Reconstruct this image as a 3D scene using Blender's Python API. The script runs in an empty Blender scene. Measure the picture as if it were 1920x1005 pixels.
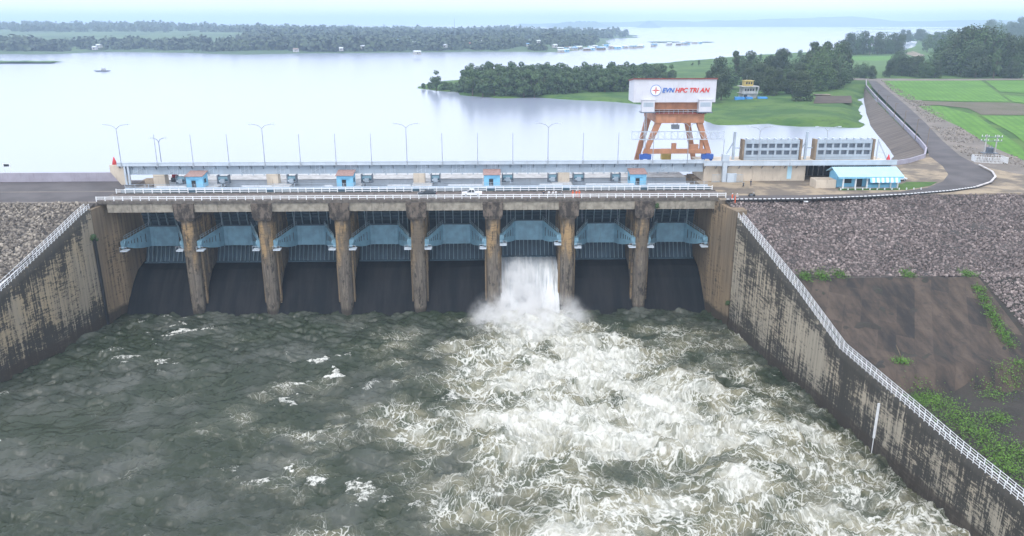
import bpy, math, random
import numpy as np
from mathutils import Vector, Matrix
random.seed(7); rng = np.random.default_rng(7)
R = math.radians
S = bpy.context.scene
C = S.collection

# ---------------------------------------------------------------- camera
F = 1480.; PITCH = R(17.35); YAW = R(-1.7); H = 41.
cam = bpy.data.cameras.new('camera'); camo = bpy.data.objects.new('camera', cam); C.objects.link(camo)
cam.sensor_width = 36; cam.lens = 36 * F / 1920; cam.clip_start = 1; cam.clip_end = 40000
camo.location = (0, 0, H); camo.rotation_euler = (math.pi / 2 - PITCH, 0, YAW)
S.camera = camo
_r = np.array([math.cos(YAW), math.sin(YAW), 0]); _h = np.array([-math.sin(YAW), math.cos(YAW), 0])
_f = _h * math.cos(PITCH) + np.array([0, 0, -math.sin(PITCH)]); _u = _h * math.sin(PITCH) + np.array([0, 0, math.cos(PITCH)])
def G(x, y, z=0.):
    """survey helper: where the sight line through a photo point meets the level z"""
    d = _f + _r * (x - 960) / F - _u * (y - 502.5) / F
    t = (z - H) / d[2]
    return (float(d[0] * t), float(d[1] * t))

# ---------------------------------------------------------------- world, sun, exposure
SUN_EL, SUN_AZ = R(58), R(200)
w = bpy.data.worlds.new('World'); S.world = w; w.use_nodes = True
wn = w.node_tree.nodes; wl = w.node_tree.links
bg = wn['Background']
sky = wn.new('ShaderNodeTexSky'); sky.sky_type = 'NISHITA'; sky.sun_disc = False
sky.sun_elevation = SUN_EL; sky.sun_rotation = SUN_AZ; sky.air_density = 1.0; sky.dust_density = 2.0; sky.altitude = 60
mx = wn.new('ShaderNodeMix'); mx.data_type = 'RGBA'; mx.inputs[0].default_value = 0.80
cn = wn.new('ShaderNodeTexNoise'); cn.inputs['Scale'].default_value = 2.2; cn.inputs['Detail'].default_value = 5
cr = wn.new('ShaderNodeMix'); cr.data_type = 'RGBA'; cr.inputs[6].default_value = (7.6, 8.3, 9.6, 1); cr.inputs[7].default_value = (10.9, 11.1, 11.8, 1)
wtc = wn.new('ShaderNodeTexCoord'); wmp = wn.new('ShaderNodeMapping'); wmp.inputs['Scale'].default_value = (1, 1, 4); wl.new(wtc.outputs['Generated'], wmp.inputs[0]); wl.new(wmp.outputs[0], cn.inputs['Vector'])
wl.new(cn.outputs['Fac'], cr.inputs[0]); wl.new(cr.outputs[2], mx.inputs[7]); wl.new(sky.outputs[0], mx.inputs[6])   # the overcast deck
wl.new(mx.outputs[2], bg.inputs[0]); bg.inputs[1].default_value = 0.10
sl = bpy.data.lights.new('sun', 'SUN'); sl.energy = 0.9; sl.angle = R(20); sl.color = (1, .96, .9)
so = bpy.data.objects.new('sun', sl); C.objects.link(so)
sd = Vector((math.sin(SUN_AZ) * math.cos(SUN_EL), math.cos(SUN_AZ) * math.cos(SUN_EL), math.sin(SUN_EL)))
so.rotation_euler = sd.to_track_quat('Z', 'Y').to_euler(); so.location = (0, 0, 300)
S.view_settings.view_transform = 'Standard'; S.view_settings.look = 'None'
S.view_settings.gamma = 1; S.view_settings.exposure = 0.92
S.cycles.volume_bounces = 5; S.cycles.max_bounces = 6; S.cycles.diffuse_bounces = 3; S.cycles.glossy_bounces = 3
S.cycles.transparent_max_bounces = 8
S.cycles.volume_step_rate = 1.0; S.cycles.volume_max_steps = 128

# ---------------------------------------------------------------- tagging / building helpers
def tag(o, label=None, cat=None, group=None, kind=None):
    if label: o['label'] = label
    if cat: o['category'] = cat
    if group: o['group'] = group
    if kind: o['kind'] = kind
    return o
def thing(name, label, cat, loc=(0, 0, 0), rz=0., group=None):
    o = bpy.data.objects.new(name, None); C.objects.link(o)
    o.empty_display_size = .5; o.location = loc; o.rotation_euler = (0, 0, rz)
    return tag(o, label, cat, group)
def copy_tree(o, parent=None):
    c = o.copy(); C.objects.link(c); c.parent = parent
    for ch in list(KIDS.get(o.name, [])):
        k = copy_tree(ch, c); KIDS.setdefault(c.name, []).append(k)
    return c
KIDS = {}
def link(name, me, parent=None):
    o = bpy.data.objects.new(name, me); C.objects.link(o)
    if parent:
        o.parent = parent; KIDS.setdefault(parent.name, []).append(o)
    return o
class MB:
    def __init__(s): s.v = []; s.f = []; s.m = []
    def _a(s, vs, fs, mi=0):
        b = len(s.v); s.v += [tuple(map(float, p)) for p in vs]; s.f += [tuple(b + i for i in q) for q in fs]; s.m += [mi] * len(fs); return s
    def box(s, x0, x1, y0, y1, z0, z1, mi=0, tx=0., ty=0.):
        vs = [(x0, y0, z0), (x1, y0, z0), (x1, y1, z0), (x0, y1, z0), (x0 + tx, y0 + ty, z1), (x1 - tx, y0 + ty, z1), (x1 - tx, y1 - ty, z1), (x0 + tx, y1 - ty, z1)]
        return s._a(vs, [(3, 2, 1, 0), (4, 5, 6, 7), (0, 1, 5, 4), (1, 2, 6, 5), (2, 3, 7, 6), (3, 0, 4, 7)], mi)
    def beam(s, a, b, wd, ht, mi=0, wd2=None, ht2=None):
        a = Vector(a); b = Vector(b); d = (b - a).normalized()
        up = Vector((0, 0, 1)) if abs(d.z) < .95 else Vector((0, 1, 0))
        sx = d.cross(up).normalized(); up = sx.cross(d).normalized()
        wd2 = wd if wd2 is None else wd2; ht2 = ht if ht2 is None else ht2
        vs = []
        for p, w_, h_ in ((a, wd, ht), (b, wd2, ht2)):
            for i, j in ((-1, -1), (1, -1), (1, 1), (-1, 1)): vs.append(p + sx * (i * w_ / 2) + up * (j * h_ / 2))
        return s._a(vs, [(0, 3, 2, 1), (4, 5, 6, 7), (0, 1, 5, 4), (1, 2, 6, 5), (2, 3, 7, 6), (3, 0, 4, 7)], mi)
    def tube(s, pts, rad, n=8, mi=0, cap=True):
        pts = [Vector(p) for p in pts]; rr = rad if isinstance(rad, (list, tuple)) else [rad] * len(pts)
        vs = []; fs = []
        for i, p in enumerate(pts):
            d = (pts[min(i + 1, len(pts) - 1)] - pts[max(i - 1, 0)]).normalized()
            up = Vector((0, 0, 1)) if abs(d.z) < .9 else Vector((0, 1, 0))
            sx = d.cross(up).normalized(); uy = sx.cross(d)
            for k in range(n):
                t = 2 * math.pi * k / n; vs.append(p + sx * (math.cos(t) * rr[i]) + uy * (math.sin(t) * rr[i]))
        for i in range(len(pts) - 1):
            for k in range(n):
                a = i * n + k; b = i * n + (k + 1) % n; fs.append((a, b, b + n, a + n))
        if cap: fs += [tuple(reversed(range(n))), tuple(range((len(pts) - 1) * n, len(pts) * n))]
        return s._a(vs, fs, mi)
    def prism(s, poly, z0, z1, mi=0):
        n = len(poly); vs = [(x, y, z0) for x, y in poly] + [(x, y, z1) for x, y in poly]
        return s._a(vs, [tuple(reversed(range(n))), tuple(range(n, 2 * n))] + [(i, (i + 1) % n, (i + 1) % n + n, i + n) for i in range(n)], mi)
    def prism_x(s, poly, x0, x1, mi=0):          # poly in (y, z)
        n = len(poly); vs = [(x0, y, z) for y, z in poly] + [(x1, y, z) for y, z in poly]
        return s._a(vs, [tuple(range(n)), tuple(reversed(range(n, 2 * n)))] + [(i, i + n, (i + 1) % n + n, (i + 1) % n) for i in range(n)], mi)
    def ball(s, c, r, mi=0, n=8, m=5, sz=1.):
        vs = [(c[0], c[1], c[2] - r * sz)]; fs = []
        for j in range(1, m):
            t = -math.pi / 2 + math.pi * j / m
            for k in range(n):
                a = 2 * math.pi * k / n; vs.append((c[0] + r * math.cos(t) * math.cos(a), c[1] + r * math.cos(t) * math.sin(a), c[2] + r * sz * math.sin(t)))
        vs.append((c[0], c[1], c[2] + r * sz)); L_ = len(vs) - 1
        for k in range(n):
            fs.append((0, 1 + (k + 1) % n, 1 + k)); fs.append((L_, 1 + (m - 2) * n + k, 1 + (m - 2) * n + (k + 1) % n))
        for j in range(m - 2):
            for k in range(n):
                a = 1 + j * n + k; b = 1 + j * n + (k + 1) % n; fs.append((a, b, b + n, a + n))
        return s._a(vs, fs, mi)
    def build(s, name, mats, parent=None, smooth=False, bevel=0):
        me = bpy.data.meshes.new(name); me.from_pydata(s.v, [], s.f); me.update()
        for m in (mats if isinstance(mats, (list, tuple)) else [mats]): me.materials.append(m)
        me.polygons.foreach_set('material_index', s.m)
        if smooth: me.polygons.foreach_set('use_smooth', [True] * len(s.f))
        o = link(name, me, parent)
        if bevel:
            b = o.modifiers.new('bevel', 'BEVEL'); b.width = bevel; b.segments = 1; b.limit_method = 'ANGLE'
        return o
def npmesh(name, V, Fc, mats, parent=None, smooth=False, attrs=None, uv=None):
    me = bpy.data.meshes.new(name); V = np.asarray(V, np.float32); Fc = np.asarray(Fc, np.int32); k = Fc.shape[1]
    me.vertices.add(len(V)); me.vertices.foreach_set('co', V.ravel())
    me.loops.add(Fc.size); me.loops.foreach_set('vertex_index', Fc.ravel())
    me.polygons.add(len(Fc)); me.polygons.foreach_set('loop_start', np.arange(0, Fc.size, k, dtype=np.int32))
    me.update(calc_edges=True)
    for m in (mats if isinstance(mats, (list, tuple)) else [mats]): me.materials.append(m)
    if smooth: me.polygons.foreach_set('use_smooth', np.ones(len(Fc), bool))
    for n, a in (attrs or {}).items():
        at = me.attributes.new(n, 'FLOAT', 'POINT'); at.data.foreach_set('value', np.asarray(a, np.float32).ravel())
    if uv is not None:
        l = me.uv_layers.new(name='UVMap'); l.data.foreach_set('uv', np.asarray(uv, np.float32)[Fc.ravel()].ravel())
    return link(name, me, parent)
def gridfaces(nx, ny):
    i = np.arange(nx - 1)[None, :] + np.arange(ny - 1)[:, None] * nx; i = i.ravel()
    return np.stack([i, i + 1, i + 1 + nx, i + nx], 1)
def copies(o, locs, parent):
    """o is the first part; more copies of it share its mesh"""
    for L_ in locs:
        c = o.copy(); C.objects.link(c); c.parent = parent; c.location = L_; KIDS.setdefault(parent.name, []).append(c)

# gradient noise in numpy
_tab = rng.permutation(4096)
def pn(x, y, seed=0):
    xi = np.floor(x).astype(int); yi = np.floor(y).astype(int); xf = x - xi; yf = y - yi
    def g(ix, iy):
        h = _tab[(ix * 73 + _tab[(iy * 31 + seed * 197) & 4095]) & 4095] * (2 * np.pi / 4096 * 17); return np.cos(h), np.sin(h)
    u = xf ** 3 * (xf * (xf * 6 - 15) + 10); v = yf ** 3 * (yf * (yf * 6 - 15) + 10)
    def d(ix, iy, fx, fy): a, b = g(ix, iy); return a * fx + b * fy
    n00 = d(xi, yi, xf, yf); n10 = d(xi + 1, yi, xf - 1, yf); n01 = d(xi, yi + 1, xf, yf - 1); n11 = d(xi + 1, yi + 1, xf - 1, yf - 1)
    return ((n00 * (1 - u) + n10 * u) * (1 - v) + (n01 * (1 - u) + n11 * u) * v) * 1.5
def fbm(x, y, o=4, seed=0, g=.5):
    a = 1.; r = 0
    for i in range(o): r = r + a * pn(x * 2 ** i, y * 2 ** i, seed + i); a *= g
    return r

# ---------------------------------------------------------------- material helpers
class NT:
    def __init__(s, name):
        s.m = bpy.data.materials.new(name); s.m.use_nodes = True; s.t = s.m.node_tree; s.b = s.t.nodes['Principled BSDF']; s.out = s.t.nodes['Material Output']
    def n(s, ty, **k):
        o = s.t.nodes.new(ty)
        for a, b in k.items(): setattr(o, a, b)
        return o
    def l(s, a, b): s.t.links.new(a, b)
    def put(s, sock, v):
        if isinstance(v, bpy.types.NodeSocket): s.l(v, sock)
        else: sock.default_value = v
    def pos(s, scale=(1, 1, 1), obj=False, off=None):
        src = s.n('ShaderNodeTexCoord').outputs['Object'] if obj else s.n('ShaderNodeNewGeometry').outputs['Position']
        m = s.n('ShaderNodeVectorMath', operation='MULTIPLY'); s.l(src, m.inputs[0]); m.inputs[1].default_value = scale
        return m.outputs[0]
    def noise(s, vec, sc=1., det=4., rough=.55, dist=0., col=False):
        o = s.n('ShaderNodeTexNoise'); s.l(vec, o.inputs['Vector']); o.inputs['Scale'].default_value = sc
        o.inputs['Detail'].default_value = det; o.inputs['Roughness'].default_value = rough; o.inputs['Distortion'].default_value = dist
        return o.outputs['Color' if col else 'Fac']
    def math(s, op, a, b=0., c=0.):
        o = s.n('ShaderNodeMath', operation=op); s.put(o.inputs[0], a); s.put(o.inputs[1], b); s.put(o.inputs[2], c); return o.outputs[0]
    def vmath(s, op, a, b):
        o = s.n('ShaderNodeVectorMath', operation=op); s.put(o.inputs[0], a); s.put(o.inputs[1], b); return o.outputs[0]
    def ss(s, v, a, b, lo=0., hi=1.):
        o = s.n('ShaderNodeMapRange', interpolation_type='SMOOTHSTEP'); s.put(o.inputs[0], v); s.put(o.inputs[1], a); s.put(o.inputs[2], b); s.put(o.inputs[3], lo); s.put(o.inputs[4], hi); return o.outputs[0]
    def lin(s, v, a, b, lo=0., hi=1.):
        o = s.n('ShaderNodeMapRange'); s.put(o.inputs[0], v); s.put(o.inputs[1], a); s.put(o.inputs[2], b); s.put(o.inputs[3], lo); s.put(o.inputs[4], hi); return o.outputs[0]
    def mix(s, f, a, b, bt='MIX'):
        o = s.n('ShaderNodeMix', data_type='RGBA', blend_type=bt); s.put(o.inputs[0], f)
        for i, v in ((6, a), (7, b)):
            if isinstance(v, tuple) and len(v) == 3: v = v + (1,)
            s.put(o.inputs[i], v)
        return o.outputs[2]
    def ramp(s, f, st):
        o = s.n('ShaderNodeValToRGB'); s.l(f, o.inputs[0]); e = o.color_ramp.elements
        while len(e) < len(st): e.new(.5)
        for i, (p, c) in enumerate(st): e[i].position = p; e[i].color = tuple(c) + (1,)
        return o.outputs[0]
    def bump(s, h, dist=.05, st=1.):
        o = s.n('ShaderNodeBump'); s.l(h, o.inputs['Height']); o.inputs['Distance'].default_value = dist; o.inputs['Strength'].default_value = st
        s.l(o.outputs[0], s.b.inputs['Normal'])
    def attr(s, n): return s.n('ShaderNodeAttribute', attribute_name=n).outputs['Fac']
    def sep(s, v):
        o = s.n('ShaderNodeSeparateXYZ'); s.l(v, o.inputs[0]); return o.outputs
    def col(s, v, rough=.8, metal=0.):
        s.put(s.b.inputs['Base Color'], v if not (isinstance(v, tuple) and len(v) == 3) else v + (1,)); s.put(s.b.inputs['Roughness'], rough); s.b.inputs['Metallic'].default_value = metal
        return s.m
def paint(name, c, rough=.6, var=.2, sc=.6, metal=0., dirt=.25, dirtcol=(.12, .10, .08)):
    t = NT(name); p = t.pos()
    n = t.noise(p, sc, 5); c1 = tuple(x * (1 - var) for x in c); c2 = tuple(min(1, x * (1 + var)) for x in c)
    a = t.mix(t.ss(n, .3, .7), c1, c2)
    st = t.noise(t.pos((1.6, 1.6, .25)), 1.1, 6, .65)
    a = t.mix(t.ss(st, .52, .75, 0, dirt), a, dirtcol)
    return t.col(a, rough, metal)

# concrete with black algae streaks; UV: u metres along, v metres below the top
def stained(name, pale, tan, black, amount=.5, uv=True, wet=True, topdark=1.):
    t = NT(name); p = t.pos(); z = t.sep(p)[2]
    big = t.noise(t.pos((.10, .10, .05)), 1, 3)
    streak = t.noise(t.pos((1.5, 1.5, .05)), 1, 6, .7)
    fine = t.noise(t.pos((3.2, 3.2, .45)), 1, 5, .7)
    rows = t.noise(t.pos((.35, .35, 2.6)), 1, 5, .8)
    grain = t.noise(t.pos((2.2, 2.2, 1.4)), 1, 8, .8)
    def c_(v): return t.math('SUBTRACT', v, .5)
    base = t.mix(t.ss(big, .38, .62), pale, tan)
    base = t.mix(t.ss(streak, .42, .62, 0, .55), base, tuple(x * .5 for x in pale))
    m = t.math('MULTIPLY', c_(streak), 1.5); m = t.math('MULTIPLY_ADD', c_(rows), 1.75, m); m = t.math('MULTIPLY_ADD', c_(fine), 1.1, m)
    m = t.math('MULTIPLY_ADD', c_(big), 1.6, m); m = t.math('MULTIPLY_ADD', c_(grain), .8, m)
    if uv:
        v = t.sep(t.n('ShaderNodeTexCoord').outputs['UV'])[1]
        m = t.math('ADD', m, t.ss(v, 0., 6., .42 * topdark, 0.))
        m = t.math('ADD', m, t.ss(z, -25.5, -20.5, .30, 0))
    th = .28 - amount * .5
    mask = t.ss(m, th - .10, th + .12)
    c = t.mix(t.math('MULTIPLY', mask, .92), base, black)
    if wet:
        wz = t.math('ADD', z, t.math('MULTIPLY', t.noise(t.pos((.4, .4, .4)), 1, 4), 2.2))
        c = t.mix(t.ss(wz, -26.4, -25.2, .9, 0.), c, (.045, .036, .027))
    t.bump(t.math('ADD', grain, rows), .06, .5)
    return t.col(c, .85)
M = {}
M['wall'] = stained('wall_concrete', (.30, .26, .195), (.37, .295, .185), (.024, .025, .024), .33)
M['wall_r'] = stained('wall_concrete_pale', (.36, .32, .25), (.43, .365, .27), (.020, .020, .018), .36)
M['tanwall'] = stained('abutment_concrete', (.20, .155, .105), (.29, .21, .125), (.04, .036, .032), .0, uv=False)
def pier_mat():
    t = NT('pier_concrete'); p = t.pos(); z = t.sep(p)[2]
    rows = t.noise(t.pos((.4, .4, 2.6)), 1, 6, .8); streak = t.noise(t.pos((2.2, 2.2, .10)), 1, 6, .72); big = t.noise(t.pos((.5, .25, .13)), 1, 5); blot = t.noise(t.pos((.9, .9, .45)), 1, 7, .72)
    c = t.mix(t.ss(big, .42, .58), (.15, .12, .085), (.37, .25, .125))
    c = t.mix(t.ss(rows, .45, .62, 0, .6), c, (.085, .07, .055))
    grey = t.mix(t.ss(streak, .38, .62), (.10, .085, .072), (.235, .20, .155))
    zn = t.math('ADD', z, t.math('MULTIPLY', big, 16))
    c = t.mix(t.ss(zn, -10., -2., 1., 0.), c, grey)
    k = t.math('ADD', t.math('MULTIPLY', streak, .6), t.math('MULTIPLY', blot, .6))
    c = t.mix(t.ss(k, .60, .70, 0, .88), c, (.022, .021, .020))
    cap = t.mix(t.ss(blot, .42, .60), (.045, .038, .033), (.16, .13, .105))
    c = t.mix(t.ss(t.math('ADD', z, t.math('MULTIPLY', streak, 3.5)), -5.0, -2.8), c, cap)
    c = t.mix(t.ss(z, -28.6, -27.4, .8, 0), c, (.045, .04, .032))
    t.bump(t.math('ADD', rows, blot), .08, .7)
    return t.col(c, .85)
M['pier'] = pier_mat()
M['beam'] = paint('beam_concrete', (.28, .255, .21), .85, .28, .7, dirt=.75, dirtcol=(.07, .06, .055))
M['slabedge'] = paint('slab_edge_concrete', (.13, .115, .10), .85, .35, 1.2, dirt=.7, dirtcol=(.04, .036, .034))
M['white'] = paint('white_paint', (.78, .80, .82), .55, .06, 1.5, dirt=.25)
M['asphalt'] = paint('asphalt', (.088, .080, .082), .9, .25, .12, dirt=.35, dirtcol=(.13, .115, .10))
M['deck'] = paint('bridge_asphalt', (.13, .11, .10), .9, .35, .9, dirt=.4, dirtcol=(.06, .055, .05))
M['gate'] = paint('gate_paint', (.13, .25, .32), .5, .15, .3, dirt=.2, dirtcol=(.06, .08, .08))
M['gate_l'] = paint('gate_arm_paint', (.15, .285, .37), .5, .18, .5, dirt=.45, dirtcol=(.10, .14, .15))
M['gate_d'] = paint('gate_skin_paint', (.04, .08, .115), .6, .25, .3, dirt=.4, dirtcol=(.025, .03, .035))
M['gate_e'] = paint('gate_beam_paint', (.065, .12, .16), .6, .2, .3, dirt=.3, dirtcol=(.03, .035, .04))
M['rib'] = paint('rib_paint', (.30, .42, .48), .5, .1)
M['steel'] = paint('blue_grey_steel', (.36, .43, .50), .5, .1, .3, dirt=.3, dirtcol=(.2, .18, .15))
M['steel_l'] = paint('light_grey_steel', (.50, .57, .64), .5, .08, .4, dirt=.2)
M['polegrey'] = paint('pole_galvanised', (.34, .38, .43), .5, .1)
M['panel'] = paint('pale_panel_paint', (.62, .68, .75), .6, .08, .3, dirt=.25)
M['steel_d'] = paint('dark_steel', (.13, .16, .20), .5, .2)
M['beige'] = paint('cream_render', (.56, .49, .40), .85, .12, .25, dirt=.55, dirtcol=(.20, .15, .11))
M['sky_blue'] = paint('light_blue_paint', (.22, .53, .74), .7, .08, .6, dirt=.12)
M['roof_blue'] = paint('pale_blue_roof_sheet', (.42, .66, .78), .4, .07, .6, dirt=.1)
M['roof_dark'] = paint('dark_red_roof_edge', (.20, .06, .055), .7, .25, 1.5)
M['roof_red'] = paint('rusty_red_roof', (.30, .195, .175), .7, .2, 1.5)
M['dark'] = paint('dark_opening', (.02, .022, .025), .6, .2)
M['black'] = paint('black_rubber', (.015, .015, .016), .7, .1)
M['orange'] = paint('faded_orange_steel', (.42, .20, .11), .6, .18, .5, dirt=.35, dirtcol=(.16, .07, .04))
M['rust'] = paint('rust_red_deck', (.25, .075, .06), .8, .3, .8)
M['housewhite'] = paint('pale_sheet_metal', (.60, .61, .66), .5, .05, .4, dirt=.1)
M['red'] = paint('red_paint', (.55, .035, .04), .5, .1)
M['blue'] = paint('blue_paint', (.03, .10, .36), .5, .1)
M['tarp'] = paint('bright_blue_tarp', (.03, .24, .60), .5, .15)
M['yellow'] = paint('mustard_yellow_paint', (.50, .38, .12), .7, .15)
M['grey'] = paint('weathered_grey_concrete', (.42, .42, .42), .85, .2, .5, dirt=.5)
M['parapet'] = paint('mauve_parapet_concrete', (.36, .34, .40), .85, .1, .3, dirt=.3)
M['kerb'] = paint('kerb_concrete', (.52, .50, .50), .85, .2, .8, dirt=.4)
M['glass'] = paint('window_glass', (.03, .04, .05), .1, .1)
M['carwhite'] = paint('white_car_paint', (.75, .77, .80), .25, .03, dirt=.05)
M['cardark'] = paint('dark_car_paint', (.03, .04, .05), .2, .05, dirt=.05)
M['carred'] = paint('red_car_paint', (.45, .04, .04), .25, .05)
M['bark'] = paint('bark', (.10, .075, .055), .9, .3, 3)
M['skin'] = paint('skin', (.42, .26, .18), .6, .05, dirt=0)
M['cloth_w'] = paint('white_cloth', (.75, .76, .78), .8, .04, dirt=0)
M['cloth_o'] = paint('orange_cloth', (.72, .12, .04), .8, .06, dirt=0)
M['cloth_d'] = paint('dark_cloth', (.04, .05, .08), .8, .06, dirt=0)
M['soil'] = paint('dark_soil', (.075, .055, .04), .95, .3, .15, dirt=.3)
M['wood'] = paint('weathered_wood', (.22, .17, .12), .9, .2)

def ground_mat(name, c1, c2, c3, s1=.05, s2=.6, rough=.95, bmp=.15):
    t = NT(name); p = t.pos()
    a = t.mix(t.ss(t.noise(p, s1, 6, .62), .42, .58), c1, c2)
    a = t.mix(t.ss(t.noise(p, s2, 6, .7), .48, .75, 0, .75), a, c3)
    t.bump(t.noise(p, s2 * 2, 5, .7), bmp); return t.col(a, rough)
M['grass'] = ground_mat('grass_ground', (.03, .095, .010), (.072, .145, .020), (.018, .05, .012), .035, .25)
def crop(name, a, b, c, ang, per):
    t = NT(name); p = t.pos(); mp = t.n('ShaderNodeMapping'); t.l(p, mp.inputs[0]); mp.inputs['Rotation'].default_value = (0, 0, ang)
    wv = t.n('ShaderNodeTexWave'); t.l(mp.outputs[0], wv.inputs['Vector']); wv.inputs['Scale'].default_value = 1 / per * .314; wv.inputs['Distortion'].default_value = 1.5; wv.inputs['Detail'].default_value = 3; wv.inputs['Detail Scale'].default_value = .3
    k = t.mix(t.ss(t.noise(p, .045, 5, .65), .35, .65), a, b); k = t.mix(t.ss(wv.outputs['Fac'], .3, .9, 0, .45), k, c)
    k = t.mix(t.ss(t.noise(p, .3, 6, .7), .5, .7, 0, .6), k, tuple(x * .55 for x in c)); return t.col(k, .95)
M['paddy'] = crop('bright_crop', (.065, .185, .012), (.10, .24, .022), (.05, .14, .015), .4, 3.)
M['field'] = crop('crop_rows', (.07, .15, .035), (.10, .19, .05), (.035, .08, .02), 1.1, 5.)
M['bare'] = ground_mat('bare_field', (.13, .11, .08), (.10, .095, .055), (.07, .08, .04), .05, .5)
M['sand'] = ground_mat('sandy_concrete', (.15, .125, .10), (.33, .265, .185), (.05, .044, .038), .09, .22)
M['farland'] = ground_mat('far_shore_ground', (.05, .085, .04), (.08, .11, .05), (.03, .05, .025), .004, .03)
M['hill'] = ground_mat('wooded_hill', (.05, .10, .04), (.08, .14, .05), (.03, .06, .03), .004, .02)
M['gravel'] = ground_mat('gravel_verge', (.22, .19, .165), (.17, .15, .13), (.08, .075, .07), .1, 1.2)
M['ripbase'] = ground_mat('riprap_bed', (.075, .065, .06), (.055, .05, .046), (.03, .027, .026), .1, 1.2, bmp=.3)
M['weedy'] = ground_mat('weedy_dark_ground', (.028, .025, .021), (.04, .034, .028), (.022, .035, .013), .15, .8)
def rock_mat(name, a, b, c):
    t = NT(name); o = t.n('ShaderNodeNewGeometry').outputs['Random Per Island']
    k = t.ramp(o, [(0., a), (.45, b), (.8, c), (1., tuple(x * 1.5 for x in c))])
    k = t.mix(t.ss(t.noise(t.pos(), .09, 4, .6), .4, .62, 0, .5), k, tuple(x * .55 for x in b))
    k = t.mix(t.ss(t.noise(t.pos(), 2.5, 4), .45, .7, 0, .4), k, tuple(x * .6 for x in a))
    return t.col(k, .9)
M['rock'] = rock_mat('riprap_stone', (.11, .088, .084), (.18, .145, .137), (.27, .225, .21))
M['rock_l'] = rock_mat('riprap_stone_brown', (.11, .095, .08), (.20, .175, .15), (.30, .265, .22))
def leaf_mat(name, a, b, sc=.25):
    t = NT(name); o = t.n('ShaderNodeNewGeometry').outputs['Random Per Island']; r = t.n('ShaderNodeObjectInfo').outputs['Random']
    k = t.mix(o, a, b); k = t.mix(t.ss(t.noise(t.pos(), sc, 3), .4, .62, 0, .6), k, tuple(x * .6 for x in a))
    k = t.mix(t.math('MULTIPLY', r, .35), k, tuple(x * y for x, y in zip(b, (1.3, 1.1, .9))))
    return t.col(k, .7)
M['leaf'] = leaf_mat('dark_foliage', (.022, .045, .018), (.05, .085, .028))
M['leaf2'] = leaf_mat('green_foliage', (.035, .08, .03), (.075, .14, .045))
M['leaf3'] = leaf_mat('far_foliage', (.03, .055, .025), (.055, .09, .035), .02)
M['weed'] = leaf_mat('weed_foliage', (.05, .13, .02), (.12, .26, .03), .5)

def slab_mat():
    t = NT('paved_slope_concrete'); 
    uvn = t.n('ShaderNodeTexCoord').outputs['UV']
    mp = t.n('ShaderNodeMapping'); t.l(uvn, mp.inputs[0]); mp.inputs['Rotation'].default_value = (0, 0, R(66))
    br = t.n('ShaderNodeTexBrick'); t.l(mp.outputs[0], br.inputs['Vector']); br.inputs['Color1'].default_value = (0, 0, 0, 1); br.inputs['Color2'].default_value = (1, 1, 1, 1)
    br.inputs['Mortar'].default_value = (.3, .3, .3, 1); br.inputs['Scale'].default_value = 1; br.inputs['Brick Width'].default_value = 9.; br.inputs['Row Height'].default_value = 3.2; br.inputs['Mortar Size'].default_value = .03; br.offset = .37
    v = t.sep(br.outputs[0])[0]
    n = t.noise(t.pos((.25, .25, .25)), 1, 6, .65); v2 = t.math('ADD', t.math('MULTIPLY', v, .26), t.math('MULTIPLY', t.noise(t.pos((.35, .10, .1)), 1, 7, .7), 1.3))
    c = t.ramp(v2, [(.3, (.010, .009, .009)), (.6, (.018, .015, .013)), (.8, (.050, .036, .026)), (1., (.085, .062, .045))])
    c = t.mix(t.ss(t.noise(t.pos(), .8, 7, .75), .5, .72, 0, .7), c, (.022, .02, .018))
    t.bump(n, .1); return t.col(c, .85)
M['slab'] = slab_mat()
def upslope_mat():
    t = NT('upstream_slope_slabs'); n = t.noise(t.pos((.06, .8, .06)), 1, 5, .6)
    c = t.mix(t.ss(n, .4, .6), (.075, .06, .052), (.15, .125, .105)); t.bump(n, .2); return t.col(c, .9)
M['upslope'] = upslope_mat()
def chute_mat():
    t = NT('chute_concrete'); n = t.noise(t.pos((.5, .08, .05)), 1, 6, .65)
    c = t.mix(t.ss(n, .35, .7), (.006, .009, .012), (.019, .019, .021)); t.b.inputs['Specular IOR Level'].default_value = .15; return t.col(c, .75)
M['chute'] = chute_mat()

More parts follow.
